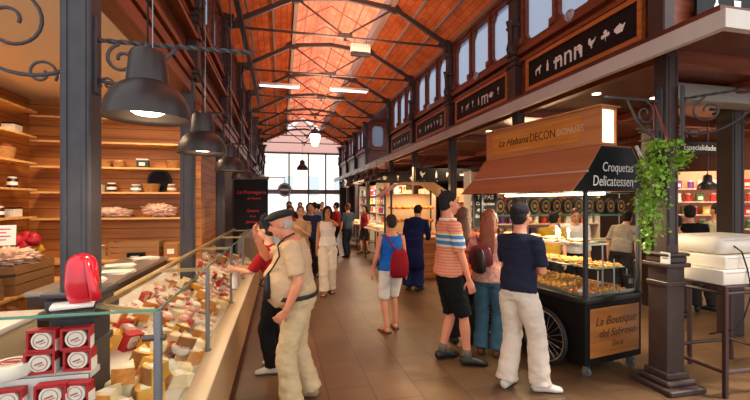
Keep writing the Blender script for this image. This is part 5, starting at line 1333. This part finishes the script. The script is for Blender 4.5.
# sign box on the awning
cs = thing('cart_sign_box', 'wooden sign box with a lit white end standing on the cart awning', 'sign', kp(.13, ya, 2.235), KR)
bxw = wood('sign_box_wood', '#a8663a', '#c08048', .5, 'Y', 1.)
bm = nb(); LB = CL+.08
box(bm, 0, .018, 0, LB, 0, .36); box(bm, .20, .218, 0, LB, 0, .36); box(bm, .018, .20, .0, LB, .34, .36); box(bm, .018, .20, 0, LB, 0, .02); obj('casing', bm, bxw, cs)
bm = nb(); box(bm, -.03, .24, -.02, LB+.02, .36, .375); obj('top_board', bm, bxw, cs)
bm = nb(); box(bm, .02, .198, .02, .028, .02, .34); obj('lit_end', bm, mat('lit_white', '#fff6e0', emit='#fff0cc', es=1.6), cs)
bm = nb(); box(bm, -.006, 0, .22, LB-.12, .06, .31); sp_ = obj('name_panel', bm, wood('name_panel_wood', '#b8702a', '#cf8a3c', .4, 'Y', 2.), cs)
M = facing((-.008, LB/2+.06, .185), (-1, 0, 0))
text('lettering', 'DECON', .13, M @ Matrix.Translation((.18, 0, 0)), blk, sp_, ext=.001, sx=.8)
text('lettering', 'DONUTS', .10, M @ Matrix.Translation((.545, 0, 0)), mat('grey_lettering', '#b8a48c', .5), sp_, ext=.001, sx=.8)
text('lettering', 'La Habana', .12, M @ Matrix.Translation((-.28, 0, 0)), blk, sp_, shear=.4, ext=.001)
# food
tray_m = mat('steel_tray', '#a8aaa8', .3, .8); croq = mat('croquette_crust', '#c07a30', .6, var=.3, scale=60, bump=.5, bscale=120)
greenf = mat('herb_green', '#6c7a34', .6, var=.4, scale=40); creamf = mat('pastry_cream', '#d8a85c', .5, var=.2, scale=40); redf = mat('pepper_red', '#b0622c', .5, var=.4, scale=40)
t0 = None
tn = 0
cq0 = thing('croquette', 'golden fried croquette lying with others in the cart trays', 'croquette', (0, 0, 0), 0, 'croquettes in the cart'); bm = nb(); limb(bm, [(-.022, 0, .016), (0, 0, .017), (.022, 0, .016)], [.013, .016, .013], (0, 1, 0), 10, .8); obj('crust', bm, croq, cq0, smooth=True)
ty0 = thing('tartlet', 'small open pastry with green and red topping in the cart trays', 'tartlet', (0, 0, 0), 0, 'tartlets in the cart'); bm = nb(); lathe(bm, [(0, 0), (.026, 0), (.033, .016), (.028, .016), (0, .01)], seg=14); obj('pastry_shell', bm, creamf, ty0, auto=40)
bm = nb(); ell(bm, (0, 0, .016), (.025, .025, .012), 12, 8, None, 40, .4); obj('topping', bm, greenf, ty0, smooth=True)
ry0 = thing('toast', 'oblong toast with orange topping in the cart trays', 'toast', (0, 0, 0), 0, 'toasts in the cart'); bm = nb(); rbox(bm, -.035, .035, -.02, .02, 0, .012, .005, 2); obj('bread', bm, creamf, ry0, auto=40)
bm = nb(); ell(bm, (0, 0, .015), (.030, .016, .009), 12, 8, None, 40, .4); obj('topping', bm, redf, ry0, smooth=True)
first = {0: True, 1: True, 2: True}; pr3 = [cq0, ty0, ry0]
rn = random.Random(5); ordn = ['first', 'second', 'third', 'fourth', 'fifth']
rowname = ['window-side', 'middle', 'far-side']
for iy in range(5):
    for ix in range(3):
        cx, cy = .15+ix*.245, .18+iy*.305
        t = thing('food_tray', f'steel tray of tapas in the cart, {ordn[iy]} from the lettered end, {rowname[ix]} row', 'tray', kp(cx, cy, .777+.03), KR)
        bm = nb(); box(bm, -.115, .115, -.145, .145, -.03, -.022); 
        for a in ((-.115, -.11, -.145, .145), (.11, .115, -.145, .145), (-.11, .11, -.145, -.14), (-.11, .11, .14, .145)): box(bm, *a, -.022, .0)
        obj('pan', bm, tray_m, t)
        kind = rn.choice([0, 2, 2, 0, 1]) if iy else [2, 0, 2][ix]
        for a in range(3):
            for b_ in range(4):
                x = cx-.075+a*.075; y = cy-.105+b_*.07
                p = kp(x+rn.uniform(-.006, .006), y+rn.uniform(-.006, .006), .786); rz = KR+rn.uniform(-.5, .5)
                if first[kind]: o = pr3[kind]; o.location = p; o.rotation_euler = (0, 0, rz); o.scale = (1.3,)*3; first[kind] = False
                else: dup(pr3[kind], p, rz, scale=1.3)
bm = nb(); box(bm, .30, .77, .10, CL-.06, 1.00, 1.006); obj('middle_glass_shelf', bm, glass('shelf_glass', (.85, .95, .9), .15), kt)
for x, y in ((.75, .12), (.32, .12), (.75, CL-.08)): bm = nb(); cyl(bm, (x, y, .78), .006, .22, 8); obj('shelf_post', bm, chrome, kt)
for iy in range(4):
    t = thing('food_tray', f'steel tray on the middle glass shelf of the cart, {ordn[iy]} from the lettered end', 'tray', kp(.53, .28+iy*.34, 1.007), KR)
    bm = nb(); rbox(bm, -.21, .21, -.15, .15, 0, .01, .004, 1); obj('pan', bm, tray_m, t)
    kind = (2, 0, 2, 1)[iy]
    for a in range(5):
        for b_ in range(3):
            p = kp(.53-.16+a*.08+rn.uniform(-.006, .006), .28+iy*.34-.095+b_*.09, 1.0175); o = dup(pr3[kind], p, KR+rn.uniform(-.5, .5), pr3[kind]['label'].replace('in the cart trays', 'on the middle glass shelf of the cart'), pr3[kind]['group'].replace('in the cart', 'on the middle cart shelf'), 1.35)
for k in range(4):
    t = thing('food_tray', f'tray of fried food on the upper cart shelf, {ordn[k]} from the lettered end', 'tray', kp(.26, .30+k*.33, 1.27), KR)
    bm = nb(); rbox(bm, -.15, .15, -.12, .12, 0, .012, .004, 1); obj('pan', bm, tray_m, t)
    bm = nb(); ell(bm, (0, 0, .02), (.12, .09, .022), 20, 10, None, 22, .5); obj('fried_food', bm, croq, t, smooth=True)
for k, (x, y) in enumerate(((.12, .42), (.30, .46), (.42, .72))):
    t = thing('plastic_cup', f'plastic cup with white napkins on the upper cart shelf, {ordn[k]} from the end', 'cup', kp(x, y, 1.283), KR)
    bm = nb(); lathe(bm, [(0, 0), (.025, 0), (.036, .09), (.034, .09), (.023, .004), (0, .004)], seg=16); obj('cup_wall', bm, glass('cup_plastic', (.95, .95, .95), .2), t, smooth=True)
    bm = nb(); prism(bm, [(-.015, 0), (.015, 0), (.025, .11), (-.005, .13), (-.025, .1)], .006, facing((0, 0, .005), (0, -1, 0))); obj('napkin', bm, tagw, t)
for k in range(5):
    t = thing('price_tag', f'small white price card standing among the cart trays, {ordn[k]} from the lettered end', 'tag', kp(.07+.2*(k % 3), .12+k*.28, .79), KR); bm = nb(); box(bm, -.03, .03, -.001, .001, 0, .045); obj('card', bm, tagw, t); bm = nb(); box(bm, -.02, .02, -.003, -.001, .015, .02); obj('print_line', bm, black_b, t)
t = thing('scale_block', 'black control box on the right end of the cart counter', 'box', kp(CW-.10, -.0, .777), KR)
bm = nb(); rbox(bm, -.03, .05, .05, .13, 0, .16, .01, 2); obj('casing', bm, cart_b, t, auto=30); bm = nb(); box(bm, -.02, .04, .046, .05, .08, .13); obj('display', bm, tin_m, t)
# chalk board beside the cart
cb = thing('chalkboard', 'small black chalkboard menu with white writing between the ginger woman and the striped man', 'board', (2.86, 5.25, 0), R(-8))
bm = nb(); box(bm, -.16, .16, -.012, .012, 1.34, 1.82); obj('slate', bm, black_b, cb)
for a in ((-.18, -.16, 1.32, 1.84), (.16, .18, 1.32, 1.84), (-.16, .16, 1.32, 1.34), (-.16, .16, 1.82, 1.84)): bm = nb(); box(bm, a[0], a[1], -.018, .018, a[2], a[3]); obj('edge_strip', bm, blk, cb)
for k, s_ in enumerate(('TAPAS', 'Croquetas', 'de jamon', 'Empanadas', 'Bravas')): text('chalk_writing', s_, .065 if k else .085, facing((0, -.014, 1.76-k*.09), (0, -1, 0)), white_l, cb, shear=.1, ext=.001)
bm = nb(); cyl(bm, (0, 0, .02), .014, 1.3, 8); obj('pole', bm, iron, cb); bm = nb(); cyl(bm, (0, 0, 0), .14, .02, 20); obj('foot', bm, iron, cb)

# ================================================================== IVY
leaf_m = mat('ivy_leaf', '#7ba82c', .5, var=.4, scale=18)
iv = thing('hanging_ivy', 'bright green ivy trailing down the left face of the right column', 'plant', (3.26, 2.82, -.16))
bm = nb(); lathe(bm, [(0, 2.19), (.07, 2.19), (.10, 2.32), (.09, 2.32), (.065, 2.2), (0, 2.2)], (.0, .0, 0), 16); obj('pot', bm, mat('dark_pot', '#3a2a20', .7), iv, auto=40)
bm = nb()
for k in range(3): a = k*2.1; tube(bm, [(.09*math.cos(a), .09*math.sin(a), 2.31), (0.02, .12, 2.74)], .003, 5)
obj('hanger_wires', bm, mat('red_cord', '#9a3428', .6), iv)
rv = random.Random(3); bs = nb(); bl = nb()
for k in range(25):
    a = rv.uniform(0, 2*PI); l = rv.uniform(.35, .9) if math.cos(a) < -.35 else rv.uniform(.08, .36); r_ = rv.uniform(.02, .10); dx = rv.uniform(-.10, .02)
    pts = []
    for t_ in range(9):
        q = t_/8
        pts.append(Vector((.08*math.cos(a)+math.cos(a)*r_*min(1, q*3)+dx*q+.02*math.sin(q*9+k), .08*math.sin(a)+math.sin(a)*r_*min(1, q*3)+.02*math.cos(q*7+k), 2.33+.06*math.sin(min(1, q*4)*PI)-l*q)))
    tube(bs, pts, .0025, 4)
    for q in range(int(l*90)+12):
        t_ = rv.random(); i = min(7, int(t_*8)); p = pts[i].lerp(pts[i+1], t_*8-i)
        M = Matrix.Translation(p+Vector((rv.uniform(-.05, .05), rv.uniform(-.05, .05), rv.uniform(-.03, .05)))) @ Euler((rv.uniform(.3, 1.5), rv.uniform(-.6, .6), rv.uniform(0, 6.3))).to_matrix().to_4x4()
        s = rv.uniform(.012, .022)
        P_ = [(0, -s), (s*.7, -s*.5), (s*.95, .1*s), (s*.35, .35*s), (0, s*1.1), (-s*.35, .35*s), (-s*.95, .1*s), (-s*.7, -s*.5)]
        vv = [bl.verts.new(M @ Vector((x, y, .12*abs(x)))) for x, y in P_]; bl.faces.new(vv)
obj('stems', bs, mat('ivy_stem', '#5a5a28', .7), iv); lf = obj('leaves', bl, leaf_m, iv); lf['kind'] = 'stuff'

# ================================================================== STAND WITH WHITE SCALES at the right edge
tubem = mat('stand_brown', '#3c211c', .45)
st = thing('display_stand', 'dark brown tubular stand beside the ivy column at the right edge', 'stand', (3.72, 2.66, 0))
W_, D_ = 1.0, .66
for x in (0, .44, W_):
    for y in (0, D_): bm = nb(); rbox(bm, x-.018, x+.018, y-.018, y+.018, 0, .96, .005, 1); obj('leg', bm, tubem, st)
for z in (.22, .90):
    for a in (((0, 0), (W_, 0)), ((0, D_), (W_, D_)), ((0, 0), (0, D_)), ((W_, 0), (W_, D_))):
        bm = nb(); tube(bm, [(a[0][0], a[0][1], z), (a[1][0], a[1][1], z)], .018, 8); obj('rail', bm, tubem, st)
bm = nb(); rbox(bm, -.02, W_+.02, -.02, D_+.02, .945, .965, .004, 1); obj('top_frame', bm, tubem, st)
wpl = mat('warm_white_plastic', '#ddd0be', .45)
def scalebox(lb, loc, w, d, h, rot, r=.03, dark=False):
    t = thing('white_case', lb, 'case', loc, rot); bm = nb(); rbox(bm, -w/2, w/2, -d/2, d/2, 0, h, r, 4); obj('shell', bm, wpl, t, auto=35)
    bm = nb(); box(bm, w*.18, w*.26, -d/2-.003, -d/2+.002, h*.45, h*.6); obj('latch', bm, mat('grey_slot', '#4a4642', .5), t)
    bm = nb(); box(bm, -w/2+.03, w/2-.03, -d/2-.002, -d/2+.002, h*.82, h*.84); obj('seam', bm, mat('seam_grey', '#8c8478', .6), t)
scalebox('bottom white case of the stack on the brown stand', (4.24, 2.99, .967), 1.08, .66, .13, R(0), .012)
scalebox('middle white case of the stack on the brown stand', (4.16, 3.01, 1.099), .84, .6, .115, R(3), .012)
scalebox('top rounded white case of the stack on the brown stand', (4.14, 3.02, 1.216), .80, .54, .16, R(4), .07)
cbx = thing('power_cable', 'black cable hanging in front of the white cases and looping to the column', 'cable', (0, 0, 0))
bm = nb(); tube(bm, [(3.92, 2.735, 1.30), (3.95, 2.69, 1.25), (3.965, 2.655, 1.1), (3.965, 2.635, .98), (3.95, 2.62, .88), (3.86, 2.61, .70), (3.76, 2.62, .60), (3.62, 2.72, .54)], .006, 6); obj('cable', bm, black_b, cbx, smooth=True)
t = thing('wall_notice', 'small white notice fixed on the pedestal of the ivy column', 'notice', (3.345, 2.86, 1.14)); bm = nb(); box(bm, -.006, 0, -.02, .07, .0, .10); obj('sheet', bm, tagw, t); bm = nb(); box(bm, -.0065, -.006, 0, .05, .04, .05); obj('print_line', bm, tin_m, t)

# ================================================================== STALLS OF THE RIGHT AISLE
glowshelf = mat('lit_shelf_back', '#e8a888', .6); rackm = mat('rack_white', '#e4d8c8', .4)
goods_c = ['#b8322a', '#e8c04a', '#f0e6d8', '#4a7a3a', '#c8702a', '#6a3a8a', '#d8d0c0', '#8a2a2a', '#e09040']
goods_m = [mat('package_'+str(i), c, .4, var=.3, scale=25) for i, c in enumerate(goods_c)]
GN = ['red', 'yellow', 'white', 'green', 'orange', 'purple', 'cream', 'dark red', 'amber']
def shelf_unit(name, lb, loc, rot, w, h, n, goods_lb, step=.13, seed=1, d=.35, low=.9, bot=True):
    t = thing(name, lb, 'shelving', loc, rot)
    bm = nb(); box(bm, -w/2, w/2, d-.02, d, 0, h); obj('back_panel', bm, glowshelf, t)
    for x in (-w/2, w/2-.03): bm = nb(); box(bm, x, x+.03, 0, d-.02, 0, h); obj('side_panel', bm, rackm, t)
    bm = nb(); box(bm, -w/2+.03, w/2-.03, 0, d-.02, 0, low-.03); obj('base_cabinet', bm, laminate, t)
    M = Matrix.Translation(loc) @ Matrix.Rotation(rot, 4, 'Z'); rg = random.Random(seed); num = 0; protos = {}
    for k in range(n):
        z = low+(h-low-.1)*k/(n-.0)
        bm = nb(); box(bm, -w/2+.03, w/2-.03, 0.01, d-.02, z-.02, z); obj('shelf', bm, rackm, t)
        x = -w/2+.1; hh = (h-low-.1)/n-.06; c0 = 0
        while x < w/2-.1:
            gi = rg.randrange(len(goods_m)); typ = rg.choice(('b', 'j')); key = (typ, gi); p = M @ Vector((x, .15, z)); lb2 = f'{GN[gi]} {"jar" if typ == "j" else "packet"} {goods_lb}'
            g = f'{GN[gi]} {"jars" if typ == "j" else "packets"} {goods_lb}'
            if key in protos: dup(protos[key], p, rot, lb2, g)
            else:
                o = thing('jar' if typ == 'j' else 'packet', lb2, 'jar' if typ == 'j' else 'packet', p, rot, g)
                if typ == 'j':
                    bm = nb(); cyl(bm, (0, 0, 0), step*.36, hh*.7, 10); obj('glass_body', bm, goods_m[gi], o, auto=40); bm = nb(); cyl(bm, (0, 0, hh*.7), step*.33, hh*.12, 10); obj('lid', bm, jar_l, o, auto=40)
                else:
                    bm = nb(); rbox(bm, -step*.42, step*.42, -.05, .05, 0, hh*.85, .01, 1); obj('pouch', bm, goods_m[gi], o); bm = nb(); box(bm, -step*.25, step*.25, -.053, -.05, hh*.2, hh*.5); obj('front_label', bm, tagw, o)
                protos[key] = o
            x += step*rg.uniform(1., 1.5)
    return t
shelf_unit('lit_shelving', 'brightly lit shelves of packets in the distance between the right columns', (8.45, 6.4, 0), R(-40), 2.3, 2.35, 5, 'on the bright distant shelves beyond the ivy column', .15, 2)
light('stall_light', 'AREA', (7.9, 5.9, 2.75), 60, (1, .55, .35), .9, rot=(0, R(-30), 0), sy=.9)
shelf_unit('lit_shelving', 'lit shelves of jars behind the vendors, seen over the cart', (5.3, 7.5, 0), R(-4), 3.0, 2.35, 4, 'on the shelves behind the vendors over the cart', .15, 4)
light('stall_light', 'AREA', (5.0, 6.9, 2.8), 70, (1, .68, .38), 1.6, rot=(R(-30), 0, 0), sy=.4)
# rack of oval tins in front of the vendors
rk = thing('tin_rack', 'green-edged glass rack carrying dark oval tins over the deli counter', 'rack', (5.2, 6.75, 0), R(-3))
bm = nb(); box(bm, -1.35, 1.5, -.12, .12, 1.44, 1.455); box(bm, -1.35, 1.5, -.12, .12, 1.86, 1.87); obj('glass_shelf', bm, glass('green_shelf', (.7, .9, .75), .2), rk)
for x in (-1.33, .05, 1.48): bm = nb(); cyl(bm, (x, .1, .98), .012, .9, 8); obj('post', bm, chrome, rk)
bm = nb(); box(bm, -1.36, 1.51, -.13, -.12, 1.43, 1.46); box(bm, -1.36, 1.51, -.13, -.12, 1.86, 1.875); obj('shelf_edge', bm, mat('green_glass_edge', '#4f9c78', .2), rk)
M = Matrix.Translation((5.2, 6.75, 0)) @ Matrix.Rotation(R(-3), 4, 'Z'); on0 = None
for k in range(12):
    p = M @ Vector((-1.2+k*.235, 0, 1.457)); lb = f'dark oval tin with gold medallion on the glass rack, {ordi(k)} from the left'
    if on0 is None:
        on0 = thing('oval_tin', lb, 'tin', p, R(-3), 'oval tins on the glass rack')
        Mf = facing((0, -.04, .165), (0, -1, 0)); bm = nb(); lathe(bm, [(0, -.06), (.1, -.06), (.105, 0), (.1, .02), (0, .02)], seg=24, M=Mf @ Matrix.Diagonal((1, 1.55, 1, 1))); obj('case', bm, mat('tin_dark', '#33241c', .3, .3), on0, auto=40)
        bm = nb(); lathe(bm, [(.06, .02), (.075, .024), (.06, .024)], seg=24, M=Mf @ Matrix.Diagonal((1, 1.5, 1, 1))); lathe(bm, [(0, .021), (.035, .024), (0, .024)], seg=16, M=Mf); obj('gold_medallion', bm, mat('gold_print', '#b88a3a', .4, .5), on0)
    else: dup(on0, p, R(-3), lb)
dc = thing('deli_counter', 'deli counter under the oval tin rack, mostly hidden by the cart', 'counter', (5.2, 6.75, 0), R(-3))
bm = nb(); rbox(bm, -1.4, 1.55, -.3, .25, .92, .97, .01, 1); obj('worktop', bm, laminate, dc); bm = nb(); box(bm, -1.36, 1.5, -.26, .22, 0, .92); obj('cabinet', bm, mat('dark_cabinet', '#3c2c24', .5), dc)
# stall name boards of the aisle
def nameboard(lb, x, y, z, w, s_, sz, h=.22, rot=0, icons=()):
    t = thing('name_board', lb, 'sign', (x, y, z), rot); bm = nb(); box(bm, -w/2, w/2, -.02, .02, 0, h); obj('board', bm, black_b, t)
    if s_: text('lettering', s_, sz, facing((0, -.022, h/2), (0, -1, 0)), white_l, t, ext=.001)
    for i, ic in enumerate(icons): bm = nb(); prism(bm, P2(ICON[ic], sz, -w/2+w*(i+.5)/len(icons), 0), .003, facing((0, -.021, h/2), (0, -1, 0))); obj('pictogram', bm, white_l, t)
    for x_ in (-w*.4, w*.4): bm = nb(); cyl(bm, (x_, 0, h), .008, 2.95-z-h, 6); obj('hanger', bm, iron, t)
nameboard('black board reading Especialidades hanging above the distant lit shelves at right', 5.82, 4.5, 2.38, .85, 'Especialidades', .11, .17)
nameboard('wide black name board hanging in the aisle beyond the third right column', 4.6, 9.6, 2.25, 2.6, '', .15, .32, icons=('hen', 'bottle', 'cow', 'sweet', 'glass', 'horse', 'bird'))
nameboard('wide black name board hanging in the aisle far behind the small awning', 4.2, 12.0, 2.3, 2.6, '', .15, .32, icons=('teapot', 'glass', 'bird', 'hen', 'bottle', 'cow'))
pendant((6.12, 4.62, 1.88), .5, 'black bell lamp hanging before the bright distant shelves at right', 1.0, 0)
# air duct and inner dark columns of the aisle
t = thing('air_duct', 'long pale air duct under the wooden soffit behind the ivy column', 'duct', (5.7, 3.7, 2.84)); bm = nb(); rbox(bm, -1.4, 1.4, -.14, .14, 0, .19, .02, 2); obj('casing', bm, mat('duct_grey', '#8c847c', .5), t, auto=30)
for x in (-1.3, 1.3): bm = nb(); cyl(bm, (x, 0, .2), .01, .03, 6); obj('hanger', bm, iron, t)
for k, (x, y) in enumerate(((5.9, 5.34), (5.9, 7.9), (5.9, 10.4), (5.62, 3.96))):
    column('inner_column', x, y, 2.94, .2, f'dark inner column inside the right aisle, {["behind the cart", "among the lit shelves", "far back in the aisle", "right of the white cases"][k]}', mat('dark_brown_paint', '#2e1d18', .5), base=False)
# bakery stall with small awning
bs_ = thing('bakery_stall', 'small glowing bakery stall with pitched cloth awning beyond the blue coat', 'stall', (2.98, 8.9, 0), R(-6))
bm = nb(); rbox(bm, -.6, .6, -.5, .5, .9, .94, .01, 1); obj('counter_top', bm, laminate, bs_); bm = nb(); box(bm, -.56, .56, -.46, .46, 0, .9); obj('counter_body', bm, pine, bs_)
for x in (-.57, .57):
    for y in (-.47, .47): bm = nb(); box(bm, x-.02, x+.02, y-.02, y+.02, .94, 2.0); obj('post', bm, iron_br, bs_)
aw2 = mat('awning_cream', '#c8b8a0', .8); bm = nb(); sweep(bm, [(-.82, 1.82), (-.35, 2.12), (.35, 2.12), (.82, 1.82)], -.65, .65, .015); obj('awning', bm, aw2, bs_)
for z in (1.22, 1.52): bm = nb(); box(bm, -.55, .55, -.2, .44, z, z+.015); obj('glass_shelf', bm, glass_m, bs_)
bm = nb(); box(bm, -.55, .55, .44, .46, .94, 1.9); obj('lit_back', bm, mat('bakery_back', '#d8b890', .6), bs_)
light('bakery_lamp', 'AREA', (2.95, 8.65, 1.98), 26, (1, .72, .42), .8, rot=(R(-8), 0, 0))
bread = mat('bread_crust', '#c8782c', .6, var=.35, scale=25); rb = random.Random(9); b0 = None
Mb = Matrix.Translation((2.98, 8.9, 0)) @ Matrix.Rotation(R(-6), 4, 'Z')
for k, z in enumerate((.942, 1.237, 1.537)):
    for i in range(8):
        for j in range(2):
            p = Mb @ Vector((-.46+i*.13, -.06+j*.22-(.22 if k == 0 else 0), z)); rz = rb.uniform(0, 3)
            if b0 is None:
                b0 = thing('bread_roll', 'golden bread roll on the shelves of the small bakery stall', 'bread', p, rz, 'rolls in the small bakery stall'); bm = nb(); limb(bm, [(-.06, 0, .035), (0, 0, .04), (.06, 0, .035)], [.03, .042, .03], (0, 1, 0), 10, .8); obj('crust', bm, bread, b0, smooth=True)
            else: dup(b0, p, rz)
# produce tables further down
def table_stall(lb, x, y, w, d, h, rot, gl, seed):
    t = thing('display_table', lb, 'table', (x, y, 0), rot); bm = nb(); rbox(bm, -w/2, w/2, -d/2, d/2, h-.04, h, .008, 1); obj('tabletop', bm, rackm, t)
    for sx in (-1, 1):
        for sy in (-1, 1): bm = nb(); box(bm, sx*(w/2-.04)-.02, sx*(w/2-.04)+.02, sy*(d/2-.04)-.02, sy*(d/2-.04)+.02, 0, h-.04); obj('leg', bm, iron_br, t)
    bm = nb(); box(bm, -w/2+.05, w/2-.05, -d/2+.05, d/2-.05, .25, .27); obj('lower_shelf', bm, iron_br, t)
    M = Matrix.Translation((x, y, 0)) @ Matrix.Rotation(rot, 4, 'Z'); rg = random.Random(seed); pr = {}
    for i in range(int(w/.16)):
        for j in range(int(d/.17)):
            gi = rg.choice([1, 2, 4, 6, 8, 2, 6]); p = M @ Vector((-w/2+.1+i*.16, -d/2+.1+j*.17, h))
            if gi in pr: dup(pr[gi], p, rot)
            else:
                o = thing('food_punnet', f'{GN[gi]} punnet of food {gl}', 'punnet', p, rot, f'{GN[gi]} punnets {gl}'); bm = nb(); lathe(bm, [(0, 0), (.05, 0), (.065, .05), (.06, .05), (.045, .01), (0, .01)], seg=10); obj('tub', bm, rackm, o); bm = nb(); ell(bm, (0, 0, .05), (.055, .055, .035), 10, 6, None, 20, .4); obj('food', bm, goods_m[gi], o, smooth=True); pr[gi] = o
table_stall('white display table of food on dark legs in the middle distance', 2.85, 11.2, .75, 1.7, .95, R(0), 'on the middle-distance display table', 1)
table_stall('farther white display table with food along the right side', 2.95, 15.0, .75, 2.2, .95, R(0), 'on the farther display table', 2)
shelf_unit('lit_shelving', 'glowing orange shelves of food behind the middle-distance table', (3.75, 11.2, 0), R(-90), 2.0, 2.1, 4, 'on the glowing shelves behind the middle-distance table', .17, 8)
shelf_unit('lit_shelving', 'bright shelves of food along the right aisle behind the bakery stall', (5.4, 10.2, 0), R(-20), 1.4, 2.1, 4, 'on the bright shelves behind the bakery stall', .17, 12)
light('stall_light', 'AREA', (3.3, 10.6, 2.6), 95, (1, .66, .34), 1.2, rot=(0, R(-20), 0)); light('stall_light', 'AREA', (3.2, 13.8, 2.6), 110, (1, .72, .42), 1.4, rot=(0, R(-15), 0))  # the farther one is added, without a fitting, to brighten the far right
light('stall_light', 'AREA', (3.4, 17.4, 2.75), 100, (1, .82, .62), 1.4); light('stall_light', 'AREA', (4.4, 9.6, 2.75), 70, (1, .7, .4), .8)  # the first is added to brighten the far stalls; no such lamp seen
shelf_unit('lit_shelving', 'pale shelves of food at the far right behind the farther table', (4.0, 14.6, 0), R(-80), 2.6, 2.5, 4, 'on the pale shelves behind the farther table', .2, 21)
shelf_unit('lit_shelving', 'farthest pale shelves of food on the right near the glass wall', (4.0, 18.0, 0), R(-80), 2.8, 2.5, 4, 'on the farthest pale shelves', .24, 22)
# left far stalls: low counters beyond the menu board
for k, (y0, y1) in enumerate(((9.2, 12.2), (16.2, 19.5))):
    t = thing('display_counter', f'dim glazed stall counter on the left {["beyond the menu board", "near the far glass wall"][k]}', 'counter', (-.62, (y0+y1)/2, 0)); l = (y1-y0)/2
    bm = nb(); box(bm, -.3, .28, -l, l, 0, .9); obj('counter_body', bm, laminate_f, t); bm = nb(); box(bm, -.3, .3, -l, l, .9, .94); obj('counter_top', bm, laminate, t); bm = nb(); box(bm, .26, .27, -l, l, .94, 1.3); obj('front_glass', bm, glass_m, t)
bm = nb(); box(bm, -4.6, -4.5, 6.6, 24, 0, 3.2); struct('wall_left', bm, mat('dark_stall_wall', '#4a2c22', .6))
# ================================================================== LIGHT AND CAMERA
wd = bpy.data.worlds.new('sky'); bpy.context.scene.world = wd; wd.use_nodes = True
bgn = wd.node_tree.nodes['Background']; bgn.inputs['Color'].default_value = (.93, .96, 1, 1); bgn.inputs['Strength'].default_value = 1.55
sun = light('sun', 'SUN', (0, 0, 20), 6.0, (1, .95, .86), R(8), rot=(R(14), R(28), 0))
WARM = (1, .72, .42); WARM2 = (1, .80, .56)
def spot_down(x, y, z, p, col=WARM2, ang=110, s=.08): return light('lamp_light', 'SPOT', (x, y, z), p, col, s, rot=(0, 0, 0), spot=R(ang))
# downlights of the soffits, lamps of the left shop
for x, y in ((3.9, 4.3), (3.9, 5.7), (6.2, 4.3), (6.2, 7), (8.2, 8.6), (4.8, 10.2)): spot_down(x, y, 3.04, 60)
for x, y in ((-2.6, 5.2), (-2.0, 3.6), (-1.6, 5.6)): spot_down(x, y, 3.05, 60, (1, .74, .46), 140)
light('shop_lamp_strip', 'AREA', (-2.3, 4.6, 3.08), 30, (1, .76, .5), 1.2)
# floodlights mounted on the roof ties, turned up to the boards
for y in (4.2, 7.64, 10.0, 12.4, 17): light('roof_flood', 'AREA', (XC, y, 4.6), 60, (1, .72, .5), 1.2, rot=(PI, 0, 0))

cam_d = bpy.data.cameras.new('camera'); cam = bpy.data.objects.new('camera', cam_d); C.objects.link(cam)
cam_d.sensor_width = 36; cam_d.lens = 36*400/750; cam_d.shift_y = 3/750; cam_d.clip_start = .05
cam.location = (0, 0, 1.68); cam.rotation_euler = (PI/2, 0, -math.atan(94/400))
bpy.context.scene.camera = cam
vs = bpy.context.scene.view_settings; vs.view_transform = 'Standard'; vs.look = 'None'; vs.gamma = 1; vs.exposure = 0.0; vs.use_curve_mapping = False
bpy.data.scenes.remove(_SC)
